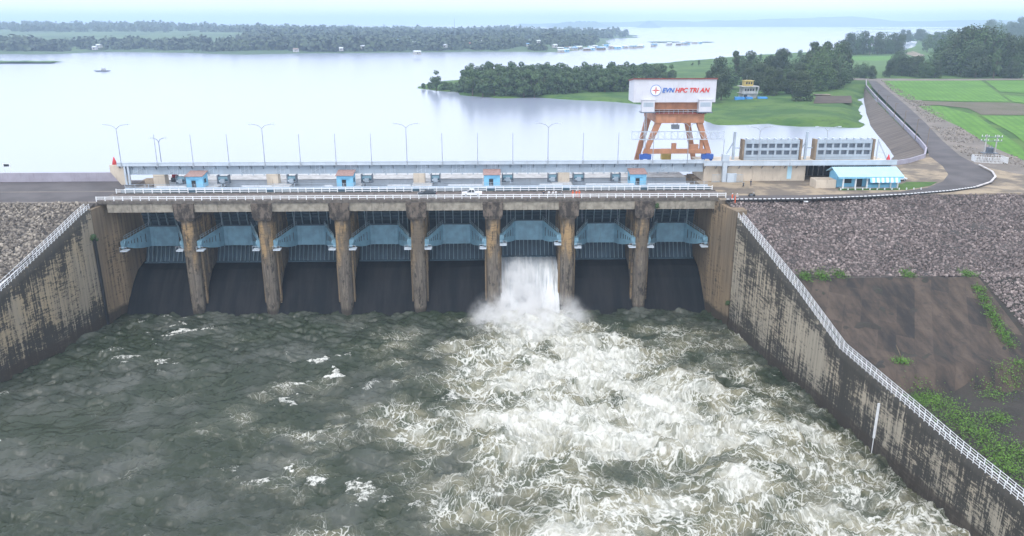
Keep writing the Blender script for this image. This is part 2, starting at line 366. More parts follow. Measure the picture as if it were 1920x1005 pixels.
def lake_mat():
    t = NT('lake_water'); p = t.pos()
    n = t.noise(t.pos((.0016, .0009, 1)), 1, 3)
    c = t.mix(t.ss(n, .3, .7), (.31, .35, .45), (.32, .36, .45))
    t.col(c, .18); t.b.inputs['IOR'].default_value = 1.33
    t.bump(t.math('ADD', t.noise(p, .5, 4), t.noise(p, .07, 3)), .035, .6)
    return t.m
M['lake'] = lake_mat()
def foam_mat():
    t = NT('tailrace_water'); P = t.pos(); D = t.attr('foam'); CR = t.attr('crest')
    Q = t.n('ShaderNodeAttribute', attribute_name='flow').outputs['Vector']
    def warp(p, sc, amp, det=3): return t.vmath('ADD', p, t.vmath('MULTIPLY', t.vmath('SUBTRACT', t.noise(p, sc, det, .55, col=True), (.5, .5, .5)), (amp, amp, amp * .4)))
    Q1 = warp(Q, .8, .8, 4)
    def edge(p, sc, w0):
        v = t.n('ShaderNodeTexVoronoi', feature='DISTANCE_TO_EDGE'); t.l(p, v.inputs['Vector']); v.inputs['Scale'].default_value = sc
        return v.outputs['Distance']
    patchy = t.noise(Q, .09, 5, .62); br = t.noise(Q, .35, 4, .6); br2 = t.noise(P, .9, 3)
    lines = None
    for sc, wd, g, off in ((.17, .030, .95, 0), (.36, .046, .9, 3.1), (.80, .07, .8, 7.7), (1.8, .10, .55, 1.7)):
        e = edge(t.vmath('ADD', Q1, (off, off * 2, 0)), sc, wd)
        wv = t.math('MULTIPLY', t.math('ADD', t.math('MULTIPLY', t.math('ADD', D, .08), wd * 1.25), 0.), t.ss(br, .3, .7, .25, 1.9))
        k = t.math('MULTIPLY', t.ss(e, 0., wv, 1., 0.), g if sc < .5 else t.math('MULTIPLY', t.ss(t.noise(Q, .11 + sc * .1, 3), .42, .62), g)); lines = k if lines is None else t.math('MAXIMUM', lines, k)
    r = t.math('ABSOLUTE', t.math('MULTIPLY', t.math('SUBTRACT', t.noise(Q1, .16, 5, .55), .5), 2.))
    lines = t.math('MAXIMUM', lines, t.ss(r, 0., t.math('MULTIPLY', D, .09), 1., 0.))
    gate = t.ss(t.math('ADD', D, t.math('MULTIPLY', t.math('SUBTRACT', patchy, .5), 1.3)), .04, .50)
    lines = t.math('MULTIPLY', lines, gate)
    veil = t.ss(t.math('ADD', t.math('MULTIPLY', D, .55), t.noise(Q1, .12, 9, .62)), .74, 1.06, 0., .74)
    fine = t.noise(Q1, 1.6, 6, .7)
    veil = t.math('MULTIPLY', veil, t.ss(fine, .3, .65, .45, 1.15))
    solid = t.ss(t.math('ADD', t.math('MULTIPLY', D, .62), t.noise(Q1, .20, 9, .66)), 1.02, 1.17)
    f = t.math('MAXIMUM', lines, t.math('MAXIMUM', veil, solid))
    caps = t.ss(t.math('ADD', CR, t.math('MULTIPLY', t.noise(Q1, 1.5, 6, .8), .9)), .90, 1.04)
    f = t.math('MINIMUM', t.math('MAXIMUM', f, caps), 1.)
    milky = t.ss(t.math('ADD', D, t.math('MULTIPLY', t.math('SUBTRACT', patchy, .5), .7)), .0, .65)
    streak = t.math('ABSOLUTE', t.math('MULTIPLY', t.math('SUBTRACT', t.noise(Q, .07, 7, .55), .5), 2.))
    dk = t.mix(t.ss(streak, .02, .30), (.034, .043, .030), (.080, .088, .074)); dk = t.mix(t.ss(t.noise(Q, .05, 4), .42, .60, 0, .7), dk, (.026, .038, .020))  # streak tones paint wave shading and sky reflection into the dark water colour
    ml = t.mix(t.ss(t.noise(Q1, .22, 5, .6), .36, .62), (.085, .098, .060), (.23, .215, .14))
    base = t.mix(milky, dk, ml)
    c = t.mix(t.math('MULTIPLY', f, .95), base, (.64, .64, .59))
    t.col(c, t.lin(f, 0, 1, .10, .75)); t.b.inputs['IOR'].default_value = 1.33
    h = t.math('ADD', t.noise(Q1, .6, 6, .58), t.math('MULTIPLY', f, .10))
    t.bump(h, .5, .8)
    return t.m
M['foam'] = foam_mat()
def fall_mat():
    t = NT('falling_water'); n = t.noise(t.pos((2.2, .10, .08)), 1, 5, .65); n2 = t.noise(t.pos((.5, .3, .3)), 1, 4)
    k = t.math('ADD', t.math('MULTIPLY', n, .8), t.math('MULTIPLY', n2, .4))
    z = t.sep(t.pos())[2]
    k = t.math('ADD', k, t.lin(z, -19., -27., -.06, .10))
    c = t.mix(t.ss(k, .45, .75), (.46, .50, .53), (.80, .82, .83)); t.bump(n, .1); return t.col(c, .5)
M['fall'] = fall_mat()
# ================================================================ SETTING: water and ground
LAKE_Z = -3.; TW = -29.5
def struct(o): o['kind'] = 'structure'; return o
def inpoly(x, y, poly):
    c = np.zeros(x.shape, bool); n = len(poly); j = n - 1
    for i in range(n):
        xi, yi = poly[i]; xj, yj = poly[j]
        k = ((yi > y) != (yj > y)) & (x < (xj - xi) * (y - yi) / (yj - yi + 1e-12) + xi); c ^= k; j = i
    return c
def polydist(x, y, poly, closed=True):
    d = np.full(x.shape, 1e9); n = len(poly)
    for i in range(n if closed else n - 1):
        ax, ay = poly[i]; bx, by = poly[(i + 1) % n]; dx, dy = bx - ax, by - ay
        t = np.clip(((x - ax) * dx + (y - ay) * dy) / (dx * dx + dy * dy + 1e-9), 0, 1)
        d = np.minimum(d, np.hypot(x - ax - t * dx, y - ay - t * dy))
    return d
# --- lake: from the dam line out past the horizon
me = bpy.data.meshes.new('reservoir_water')
me.from_pydata([(-20000, 216, LAKE_Z), (20000, 216, LAKE_Z), (20000, 22000, LAKE_Z), (-20000, 22000, LAKE_Z)], [], [(0, 1, 2, 3)])
me.materials.append(M['lake']); struct(link('reservoir_water', me))

# --- stilling basin water with the plume of foam
nx, ny = 720, 500
xs = np.linspace(-112, 78, nx); ys = np.linspace(72, 200, ny)
X, Y = np.meshgrid(xs, ys)
pb = [(600, 870, 1095), (625, 850, 1170), (660, 835, 1260), (700, 800, 1330), (740, 690, 1410), (775, 640, 1500), (815, 690, 1600), (860, 705, 1655), (910, 745, 1740), (1000, 800, 1860)]
yl = []; pl = []; pr = []
for py, a, b in pb:
    A = G(a, py, TW); B = G(b, py, TW); yl.append((A[1] + B[1]) / 2); pl.append(A[0]); pr.append(B[0])
o_ = np.argsort(yl); yl = np.array(yl)[o_]; pl = np.array(pl)[o_]; pr = np.array(pr)[o_]
wob = 3.5 * fbm(X * .06, Y * .06, 4, 3)
L_ = np.interp(Y, yl, pl) + wob * 1.5; R__ = np.interp(Y, yl, pr) + wob
edge = np.minimum((X - L_) / 22., (R__ - X) / 10.)
D = np.clip(edge + .30 + .28 * fbm(X * .07, Y * .1, 4, 15), 0, 1); D = D * D * (3 - 2 * D)
cx = np.interp(Y, [90, 120, 150, 187], [30, 26, 17, 11]); hw = np.interp(Y, [90, 120, 150, 187], [40, 30, 17, 11])
core = np.exp(-((X - cx) / hw) ** 2)
lenf = np.interp(Y, [60, 100, 118, 150, 175, 192], [.46, .54, .74, .98, 1.1, 1.1])
D = D * (.46 + .54 * core) * lenf
D *= np.where(Y > 190, np.clip(1 - (Y - 190) / 3, 0, 1), 1)
Dr = .34 * np.clip((X - 20) / 14, 0, 1) * np.clip((183 - Y) / 12, 0, 1) * np.clip(.7 + 1.1 * fbm(X * .06, Y * .08, 4, 91), 0, 1.4)
D = np.maximum(D, Dr)
D = np.clip(D + .14 * fbm(X * .08, Y * .13, 4, 9) * (D > .05), 0, 1)
# stray foam rags left of the plume
rag = np.clip(np.exp(-((X - L_ + 10) / 16.) ** 2) * .20 * (fbm(X * .07, Y * .12, 4, 21) + .6), 0, .24)
D = np.maximum(D, rag * np.clip((186 - Y) / 8, 0, 1))
# where each bit of surface has drifted from: back-traced through eddies of several sizes
FX = X.copy(); FY = Y.copy(); act = np.clip(.35 + D * 1.2, 0, 1.1)
for it in range(5):
    vx = 0; vy = 0
    for k_, (L0, a0) in enumerate(((26., .75), (11., .48), (4.8, .22), (2.2, .06))):
        e = .05; q = lambda a, b: fbm(a / L0 + k_ * 9.3, b / L0 - k_ * 4.1 + it * .018, 1, 200 + k_)
        vx = vx + a0 * (q(FX, FY + e * L0) - q(FX, FY - e * L0)) / (2 * e); vy = vy - a0 * (q(FX + e * L0, FY) - q(FX - e * L0, FY)) / (2 * e)
    FX = FX - vx * .38 * act; FY = FY - vy * .38 * act
D = np.clip(D * (1 + .75 * fbm(FX * .055, FY * .075, 4, 310) * np.clip((188 - Y) / 14, 0, 1)), 0, 1)
D = np.maximum(D, np.clip(1.15 - np.hypot((X - 10) / 15., (Y - 184) / 12.), 0, 1))
D *= np.where(Y > 190, np.clip(1 - (Y - 190) / 3, 0, 1), 1)
c_, s_ = math.cos(.5), math.sin(.5)
U = X * c_ + Y * s_; V = -X * s_ + Y * c_
calm = np.exp(-(((X + 70) / 22) ** 2 + ((Y - 133) / 5) ** 2))
w1 = fbm(U * .11 + .6 * fbm(X * .05, Y * .05, 2, 5), V * .22, 4, 30, .55)
w2 = 1 - 2 * np.abs(fbm(X * .16 + w1 * .4, Y * .26, 4, 41, .55)); w3 = fbm(X * .9, Y * 1.3, 3, 47)
hgt = (.85 * w1 + .42 * w2 + .09 * w3) * (1 - .8 * calm)
b1 = 1 - 2 * np.abs(fbm(X * .11, Y * .13, 5, 50, .55)); b2 = fbm(X * .3 + b1, Y * .36, 4, 60, .6)
boil = .80 * b1 + .70 * b2 + .22 * fbm(X * 1.3, Y * 1.5, 3, 66)
Z = TW + hgt * (1 - .5 * D) + boil * D * 1.25 + .8 * D * core * np.exp(-((Y - 180) / 12) ** 2)
# run-up along the right wall
Z += .5 * np.clip((X - 45) / 20, 0, 1) * D
wc = w1 * .9 + w2 * .45
crest = np.clip((wc - .20) * 1.0, 0, .62) * np.clip(.35 + .65 * pn(X * .045, Y * .06, 77) + .2, 0, 1) * (1 - calm)
o = npmesh('tailrace_water', np.stack([X.ravel(), Y.ravel(), Z.ravel()], 1), gridfaces(nx, ny), M['foam'], smooth=True, attrs={'foam': D, 'crest': crest})
fa = o.data.attributes.new('flow', 'FLOAT_VECTOR', 'POINT'); fa.data.foreach_set('vector', np.stack([FX.ravel(), FY.ravel(), FX.ravel() * 0], 1).astype(np.float32).ravel())
struct(o)
me = bpy.data.meshes.new('basin_floor'); me.from_pydata([(-140, 0, -34), (120, 0, -34), (120, 215, -34), (-140, 215, -34)], [], [(0, 1, 2, 3)])
me.materials.append(M['soil']); struct(link('basin_floor', me))

# --- land masses: heightfields that rise out of the lake
def land(name, poly, step, height, slope, mat, base=-8., rough=0., seed=0, hfun=None):
    P_ = np.array(poly); x0, y0 = P_.min(0) - step * 2; x1, y1 = P_.max(0) + step * 2
    nx = int((x1 - x0) / step) + 2; ny = int((y1 - y0) / step) + 2
    X, Y = np.meshgrid(np.linspace(x0, x1, nx), np.linspace(y0, y1, ny))
    ins = inpoly(X, Y, poly); d = polydist(X, Y, poly); d = np.where(ins, d, -d)
    d = d + step * .8 * fbm(X / (step * 6), Y / (step * 6), 3, seed)
    h = height if hfun is None else hfun(X, Y)
    Z = np.minimum(LAKE_Z + .1 + d * slope, h + rough * fbm(X * .02, Y * .02, 3, seed + 4)); Z = np.maximum(Z, base)
    Fc = gridfaces(nx, ny); keep = (Z.ravel()[Fc] > base + .01).any(1)
    return struct(npmesh(name, np.stack([X.ravel(), Y.ravel(), Z.ravel()], 1), Fc[keep], mat, smooth=True))
# right bank: peninsula with the wood, grass flats, fields, reaching back to the right
rb = [G(*p, LAKE_Z) for p in [(783, 165), (800, 157), (850, 152), (900, 146), (1000, 137), (1100, 131), (1180, 126), (1240, 121), (1310, 115), (1380, 108), (1450, 104), (1520, 100), (1560, 97), (1640, 94), (1690, 97), (1715, 88), (1722, 78), (1690, 75), (1700, 70), (1760, 66), (1830, 62)]]
rb += [(2600, 3000), (2600, 150), (1000, 150), (170, 225)] + [G(*p, 0) for p in [(1745, 292), (1737, 280), (1722, 266), (1700, 243), (1672, 215), (1642, 183), (1624, 162)]] + [G(1616, 190, LAKE_Z), G(1614, 215, LAKE_Z)]
rb += [G(*p, LAKE_Z) for p in [(1622, 241), (1560, 238), (1500, 237), (1440, 232), (1380, 233), (1345, 233), (1320, 224), (1270, 212), (1220, 200), (1190, 194), (1130, 190), (1060, 186), (1000, 183), (940, 184), (880, 179), (845, 172), (815, 170)]]
land('right_bank', rb, 5., 0., .28, M['grass'], rough=.0, seed=2,
     hfun=lambda X, Y: np.clip(-2.2 + 2.2 * np.clip((X - 108) / 45, 0, 1) + np.where((X < 108), .5, 0), -3, -.15) )
# far shore, wooded, with hills behind
fl = [G(*p, LAKE_Z) for p in [(-300, 104), (0, 102), (90, 102), (180, 97), (300, 98), (440, 102), (600, 100), (760, 99), (900, 97), (1040, 98), (1110, 92), (1140, 85), (1138, 76), (1150, 73), (1195, 71), (1192, 66), (1120, 62), (1000, 60), (900, 58)]] + [(-600, 5200), (-5200, 5200), (-3500, 1300)]
def hillz(X, Y):
    r = np.hypot(X, Y); t = X / Y
    h = 2 + 9 * np.clip((Y - 1350) / 900, 0, 1) * np.clip((-.02 - t) / .25, .15, 1) + 13 * np.clip((Y - 2200) / 900, 0, 1) * np.clip((-.30 - t) / .12, 0, 1)
    return h + 2.5 * fbm(X * .003, Y * .003, 4, 8)
land('far_shore', fl, 24., 5., .06, M['hill'], seed=11, hfun=hillz)
def isl(name, x0, x1, y, h, dep, mat, seed):
    A = G(x0, y, LAKE_Z); B = G(x1, y, LAKE_Z); wd = B[0] - A[0]; cx = (A[0] + B[0]) / 2
    poly = [(cx + wd / 2 * math.cos(t) * (1 + .1 * math.sin(3 * t + seed)), A[1] + dep / 2 + dep / 2 * math.sin(t)) for t in [k * math.pi / 12 for k in range(24)]]
    return land(name, poly, max(2, wd / 40), h, h / (dep * .22), mat, seed=seed, rough=h * .6)
isl('reed_island', -60, 86, 119, LAKE_Z + 1.4, 22, M['grass'], 3)
isl('far_island', 1030, 1172, 52, 30, 500, M['hill'], 5)
isl('far_islet', 1200, 1250, 52, 34, 300, M['hill'], 6)
# long low spits and the far ridge on the right
isl('far_spit', 1690, 1905, 62, -.5, 260, M['grass'], 8)
isl('far_reef', 1650, 1830, 55, -1., 300, M['hill'], 9)
isl('near_reef', 1232, 1336, 80, -2.2, 60, M['grass'], 10)
XX = np.linspace(300, 5200, 240); hh = 52 + 26 * fbm(XX / 900, XX * 0, 4, 12) + 30 * np.exp(-((XX - 3100) / 500) ** 2) * (XX > 0)
hh *= np.clip((XX - 300) / 1800, .55, 1)
V_ = np.concatenate([np.stack([XX, 6900 + XX * 0, XX * 0 - 6], 1), np.stack([XX, 7500 + XX * 0, hh], 1), np.stack([XX, 9300 + XX * 0, XX * 0 - 6], 1)])
struct(npmesh('far_ridge', V_, gridfaces(240, 3), M['hill'], smooth=True))

# ---------------------------------------------------------------- dam crest platforms (solid ground beside the spillway)
def sheet(name, poly, z, mat, seg=None):
    me = bpy.data.meshes.new(name); me.from_pydata([(x, y, z if not callable(z) else z(x, y)) for x, y in poly], [], [tuple(range(len(poly)))])
    me.materials.append(mat); o = link(name, me)
    if me.polygons[0].normal.z < 0: me.flip_normals()
    return struct(o)
def block(name, poly, z0, z1, mat):
    m = MB(); 
    a = sum(poly[i][0] * poly[(i + 1) % len(poly)][1] - poly[(i + 1) % len(poly)][0] * poly[i][1] for i in range(len(poly)))
    m.prism(poly if a > 0 else poly[::-1], z0, z1); return struct(m.build(name, mat))
# left crest
block('left_crest', [(-600, 186), (-93.2, 186), (-93.2, 214), (-600, 214)], -12, -.02, M['gravel'])
sheet('left_platform', [(-600, 199.5), (-93.4, 199.5), (-93.4, 213.4), (-600, 213.4)], -.008, M['asphalt'])
sheet('left_road', [(-600, 187.2), (-93.4, 187.2), (-93.4, 198.6), (-600, 198.6)], -.004, M['asphalt'])
# left downstream riprap bed and right downstream terrain
WL = [(-91.6, 196), (-92.8, 182.3), (-94.2, 175), (-99.9, 149.2), (-108, 110), (-116, 70), (-124, 30)]
WR = [(55.2, 190), (57., 174), (60.8, 150), (63.4, 131), (66., 111), (68.4, 92), (70.5, 70), (74, 30)]
def wallx(W, y): p = sorted([(b, a) for a, b in W]); return np.interp(y, [q[0] for q in p], [q[1] for q in p])
def crestY(x): return np.interp(x, [57, 103, 128, 142, 400], [184.6, 189.3, 190.4, 190.5, 190.5])
def terrR(X, Y):
    d = crestY(X) - Y; s = 9.5 / 34.
    z = np.where(d < 0, -.03, -d * s)
    z = np.where(Y < 152.5, -9.5 - (152.5 - Y) * (7.5 / 22.5) + (crestY(X) - 152.5 - 34) * 0, np.maximum(z, -9.5 - .0))
    t = np.clip((X - 101) / 10, 0, 1) * np.clip((152 - Y) / 20, 0, 1)
    z = np.where((Y < 130) & (Y >= 125), -17., z); z = np.where(Y < 125, -17 - (125 - Y) * .66, z); z = np.where(Y < 120.5, -20 - (120.5 - Y) * .012, z)
    return z + t * 1.2
def terrL(X, Y): return np.where(Y > 186, -.03, -(186 - Y) * (11.6 / 36.))
def wedge(name, W, side, f, step, mat, y0, y1, wid):
    ys = np.arange(y0, y1 + .01, step); us = np.linspace(0, 1, int(wid / step)); U, Yg = np.meshgrid(us, ys)
    x0 = wallx(W, Yg) + side * .9; Xg = x0 + side * U * wid; Zg = f(Xg, Yg)
    Zg = Zg + np.where((Zg < -.2), .25 * fbm(Xg * .25, Yg * .25, 3, 14) * np.clip(-Zg / 3, 0, 1), 0)
    if side < 0: Xg = Xg[:, ::-1]; Yg = Yg[:, ::-1]; Zg = Zg[:, ::-1]
    return struct(npmesh(name, np.stack([Xg.ravel(), Yg.ravel(), Zg.ravel()], 1), gridfaces(Xg.shape[1], Xg.shape[0]), mat, smooth=True))
wedge('left_bank_slope', WL, -1, terrL, 1.5, M['ripbase'], 30, 186, 120)
wedge('downstream_slope', WR, 1, terrR, 1.25, M['weedy'], 30, 153, 140)
wedge('riprap_bed', WR, 1, lambda X, Y: terrR(X, Y), 1.25, M['ripbase'], 152, 190.4, 140)
# paved dark slope with berm and lower step
up = [(61.9, 152.2), (100.6, 153.6)]
def pave():
    prof = [152.3, 145, 137.5, 130, 125, 120.5]; n = 40; V = []; UV = []; s = 0; last = None
    for k, y in enumerate(prof):
        xl = float(wallx(WR, y)) + .95; xr = 101.0 - (152.3 - y) * .06
        for i in range(n):
            x = xl + (xr - xl) * i / (n - 1); z = float(terrR(np.array(x), np.array(y))) + .14
            V.append((x, y, z)); UV.append((x, s))
        if k < len(prof) - 1: s += math.hypot(prof[k + 1] - y, 2.5 if k < 3 else 3 if k == 4 else 0)
    Fc = gridfaces(n, len(prof))[:, ::-1]
    return struct(npmesh('paved_slope', V, Fc, M['slab'], uv=np.array(UV)))
pave()

# stones of the riprap: real, one by one
ico = bpy.data.meshes.new('ico'); import bmesh
bm = bmesh.new(); bmesh.ops.create_icosphere(bm, subdivisions=1, radius=1); IV = np.array([v.co[:] for v in bm.verts]); IF = np.array([[v.index for v in f.verts] for f in bm.faces]); bm.free()
def stones(name, pts, smin, smax, mat, label, cat):
    n = len(pts); V = np.zeros((n, 12, 3)); r = np.random.default_rng(3)
    ang = r.uniform(0, 2 * np.pi, (n, 3)); s = smin + (smax - smin) * r.power(.55, n)
    sc = r.uniform(.55, 1.25, (n, 3)) * s[:, None]; jit = r.normal(0, .16, (n, 12, 3))
    P0 = (IV[None] + jit) * sc[:, None, :]
    for ax in range(3):
        c, q = np.cos(ang[:, ax])[:, None], np.sin(ang[:, ax])[:, None]; i, j = (ax + 1) % 3, (ax + 2) % 3
        a, b = P0[:, :, i].copy(), P0[:, :, j].copy(); P0[:, :, i] = a * c - b * q; P0[:, :, j] = a * q + b * c
    V = P0 + np.array(pts)[:, None, :]
    Fc = (IF[None] + (np.arange(n) * 12)[:, None, None]).reshape(-1, 3)
    o = npmesh(name, V.reshape(-1, 3), Fc, mat); return tag(o, label, cat, kind='stuff')
def scat(n, xr, yr, f, keep):
    x = rng.uniform(*xr, n); y = rng.uniform(*yr, n); k = keep(x, y); x, y = x[k], y[k]; return np.stack([x, y, f(x, y) + .08], 1)
def keepR(x, y):
    ok = (x > wallx(WR, y) + 1.4) & (y < crestY(x) - .6); slab = (y < 153.2) & (x < 101.5); return ok & ~slab & ~((y < 121) & (x < 106))
stones('riprap_stones', scat(52000, (57, 150), (122, 191), terrR, keepR), .10, .38, M['rock'], 'field of loose purple grey riprap boulders covering the slope below the right bank road', 'riprap')
stones('riprap_stones', scat(12500, (-135, -92), (140, 186), terrL, lambda x, y: x < wallx(WL, y) - 1.5), .13, .48, M['rock_l'], 'field of loose tan riprap boulders covering the slope beside the left retaining wall', 'riprap')

vp = [G(*p) for p in [(1652, 151), (1668, 168), (1705, 196), (1742, 230), (1772, 262), (1806, 291), (1850, 302), (1930, 316), (1930, 303), (1860, 277), (1800, 238), (1742, 198), (1700, 174), (1658, 151)]]; vq = np.array(vp)
def keepV(x, y): return inpoly(x, y, vp) & (fbm(x * .05, y * .05, 3, 33) > -.35)
stones('verge_stones', scat(30000, (vq[:, 0].min(), vq[:, 0].max()), (vq[:, 1].min(), vq[:, 1].max()), lambda x, y: x * 0 - .02, keepV), .12, .42, M['rock_l'], 'strip of loose stones between the right bank road and the bright fields', 'stones')
# ---------------------------------------------------------------- right plaza, roads, fields
plz = [(55.8, 184.4), (103, 189.2), (128, 190.3), (420, 190.3), (420, 222), (168, 236), (143, 252)] + [G(*p, 0) for p in [(1738, 288), (1731, 297), (1704, 306), (1672, 311)]] + [(108.5, 219), (55.8, 219)]
block('right_plaza', plz, -9, -.02, M['sand'])
ro = [G(*p) for p in [(1362, 376.5), (1500, 375.5), (1620, 371), (1700, 366.5), (1780, 360), (1830, 353), (1857, 344), (1866, 334), (1860, 324), (1835, 311), (1800, 292), (1765, 262), (1735, 230), (1700, 198), (1668, 172), (1650, 158), (1642, 151)]]
ri = [G(*p) for p in [(1628, 151), (1636, 164), (1655, 184), (1690, 220), (1722, 252), (1738, 276), (1742, 292), (1768, 312), (1778, 327), (1768, 340), (1738, 352), (1690, 359), (1600, 364), (1500, 366), (1362, 366.5)]]
road = sheet('road', ro + ri, .012, M['asphalt'])
sheet('road_verge', [G(*p) for p in [(1642, 151), (1668, 172), (1700, 198), (1735, 230), (1765, 262), (1800, 292), (1835, 311), (1930, 330), (1930, 300), (1860, 275), (1800, 235), (1740, 195), (1700, 172), (1655, 151)]], -.010, M['gravel'])
sheet('access_road', [G(*p) for p in [(1628, 151), (1560, 148), (1560, 146), (1640, 147), (1760, 148), (1925, 147), (1925, 150), (1760, 151.5), (1650, 152)]], .02, M['gravel'])
sheet('bright_field', [G(*p) for p in [(1655, 151.5), (1840, 151), (1893, 191), (1800, 190), (1705, 187), (1680, 175)]], .03, M['paddy'])
sheet('bright_field', [G(*p) for p in [(1848, 151), (1935, 151), (1935, 175), (1875, 172)]], .03, M['paddy'])
sheet('bright_field', [G(*p) for p in [(1880, 178), (1935, 182), (1935, 195), (1900, 191)]], .03, M['paddy'])
sheet('bare_field', [G(*p) for p in [(1706, 188.5), (1800, 191.5), (1894, 192.5), (1935, 197), (1935, 216), (1840, 215), (1815, 203), (1760, 197), (1722, 197)]], .03, M['bare'])
sheet('bright_field', [G(*p) for p in [(1838, 217), (1935, 217), (1935, 280), (1900, 250)]], .03, M['paddy'])
sheet('weed_strip', [G(*p) for p in [(1722, 199), (1765, 199), (1830, 216), (1915, 275), (1930, 305), (1860, 275), (1800, 238), (1750, 215)]], .025, M['paddy'])
sheet('crop_field', [G(*p) for p in [(1190, 133), (1240, 126), (1330, 122), (1345, 134), (1300, 148), (1220, 150)]], -1.2, M['field'])
sheet('crop_field', [G(*p) for p in [(1470, 118), (1590, 106), (1700, 104), (1735, 108), (1700, 135), (1560, 135), (1480, 128)]], .02, M['field'])
sheet('bright_field', [G(*p) for p in [(1560, 112), (1580, 106.5), (1690, 105), (1700, 111), (1640, 114)]], .05, M['paddy'])
sheet('garden_soil', [G(*p) for p in [(1530, 180), (1596, 179.5), (1598, 193), (1525, 194)]], .03, M['soil'])
sheet('dirt_track', [G(*p) for p in [(1695, 100), (1712, 96), (1735, 104), (1722, 108)]], .06, M['sand'])
sheet('lawn', [G(*p) for p in [(1572, 357), (1700, 356), (1745, 348), (1758, 341), (1700, 341), (1690, 345), (1572, 354)]], .008, M['grass'])
# upstream face of the right dam crest
top = [G(*p, 0) for p in [(1622, 153), (1622, 165), (1640, 187), (1672, 220), (1700, 248), (1722, 270), (1734, 284), (1730, 296), (1690, 305), (1668, 308)]]
bot = [G(*p, LAKE_Z - 1) for p in [(1618, 188), (1620, 206), (1618, 222), (1618, 240), (1626, 252), (1640, 268), (1650, 282), (1660, 292), (1664, 302), (1664, 306)]]
V_ = [];
for a, b in zip(top, bot):
    for k in range(7): t = k / 6; V_.append((a[0] * (1 - t) + b[0] * t, a[1] * (1 - t) + b[1] * t, -.0 * (1 - t) + (LAKE_Z - 1) * t))
struct(npmesh('upstream_slope', V_, gridfaces(7, len(top))[:, ::-1], M['upslope']))

# low walls that follow a path
def pathwall(name, pts, z0, z1, th, mats, closed=False, parent=None, coping=None):
    m = MB(); pts = [Vector((x, y)) for x, y in pts]; offs = []
    for i, p in enumerate(pts):
        d = (pts[min(i + 1, len(pts) - 1)] - pts[max(i - 1, 0)]).normalized(); offs.append(Vector((-d.y, d.x)) * th / 2)
    n = len(pts); v = []
    for p, o in zip(pts, offs): v += [(p.x - o.x, p.y - o.y, z0), (p.x + o.x, p.y + o.y, z0), (p.x + o.x, p.y + o.y, z1), (p.x - o.x, p.y - o.y, z1)]
    f = []
    for i in range(n - 1):
        a = 4 * i; b = a + 4
        for k in range(4): f.append((a + k, a + (k + 1) % 4, b + (k + 1) % 4, b + k))
    f += [(0, 3, 2, 1), (4 * n - 4, 4 * n - 3, 4 * n - 2, 4 * n - 1)]
    m._a(v, f); return m.build(name, mats, parent)
def dens(pts, step):
    out = []
    for a, b in zip(pts[:-1], pts[1:]):
        n = max(1, int(math.dist(a, b) / step)); out += [tuple(a[i] + (b[i] - a[i]) * k / n for i in range(len(a))) for k in range(n)]
    return out + [pts[-1]]
tag(pathwall('parapet_wall', [G(*p) for p in [(1624, 152), (1624, 163), (1642, 184), (1675, 218), (1702, 246), (1724, 268), (1736, 283), (1733, 296), (1705, 305), (1672, 310)]], -.4, 1.3, .5, M['parapet']), 'long curving pale mauve parapet wall between the right bank road and the lake slope', 'parapet')
tag(pathwall('parapet_wall', [(-600, 212.6), (-98.5, 212.6)], -.3, 2.4, .5, M['parapet']), 'straight mauve parapet wall on the left bank crest beside the lake', 'parapet')
tag(pathwall('kerb', ro[:8], -.1, .35, .35, M['black']), 'dark roadside kerb along the top of the riprap slope', 'kerb')
tag(pathwall('kerb', ro[5:10], .35, .55, .5, M['kerb']), 'thick pale kerb around the outside of the right road bend', 'kerb')
kt = MB()
for a, b in zip(dens(ro[:8], 1.1)[:-1], dens(ro[:8], 1.1)[1:]):
    kt.beam((a[0], a[1] - .0, .42), (a[0] * .4 + b[0] * .6, a[1] * .4 + b[1] * .6, .42), .3, .14)
kt = kt.build('kerb_marking', M['white']); tag(kt, 'dashed white edge stones along the road above the riprap', 'edge stones')
#SECTION3
# ================================================================ THE DAM
ORD = ['first', 'second', 'third', 'fourth', 'fifth', 'sixth', 'seventh', 'eighth', 'ninth', 'tenth', 'eleventh', 'twelfth', 'thirteenth', 'fourteenth', 'fifteenth', 'sixteenth', 'seventeenth', 'eighteenth', 'nineteenth', 'twentieth']
PX = [-17.6 + 18.5 * k for k in range(-3, 4)]
BX = [-82.3] + [-17.6 + 18.5 * (k + .5) for k in range(-3, 3)] + [46.7]
# retaining walls that follow the basin
def retwall(name, W, side, top, mat, label):
    pts = dens([p for p in W], 2.5); th = 1.5; V = []; UV = []; s = 0; n = len(pts); rows = 14
    for i, p in enumerate(pts):
        if i: s += math.dist(pts[i - 1], p)
        zt = float(np.interp(p[1], *top))
        for k in range(rows): z = zt + (-33 - zt) * k / (rows - 1); V.append((p[0] - side * .0, p[1], z)); UV.append((s, zt - z))
        V.append((p[0] + side * th, p[1], zt)); UV.append((s, 0)); V.append((p[0] + side * th, p[1], -33)); UV.append((s, 20))
    F_ = []; c = rows + 2
    for i in range(n - 1):
        a = i * c; b = a + c
        for k in range(rows - 1): F_.append((a + k, a + k + 1, b + k + 1, b + k))
        F_.append((a, b, b + rows, a + rows)); F_.append((a + rows, b + rows, b + rows + 1, a + rows + 1))
    F_ = np.array(F_)
    if side < 0: F_ = F_[:, ::-1]
    return tag(npmesh(name, V, F_, mat, uv=np.array(UV)), label, 'wall'), pts
TOPL = ([30, 110, 149, 154, 168, 179, 184.6, 190], [-44 * .9, -24, -12.9, -11.3, -5.9, -1.6, .1, .1])
TOPR = ([30, 60, 87, 99, 111, 131, 147.5, 184.4, 190], [-21.5, -20.3, -19, -18.5, -17.5, -16, -10.3, .1, .1])
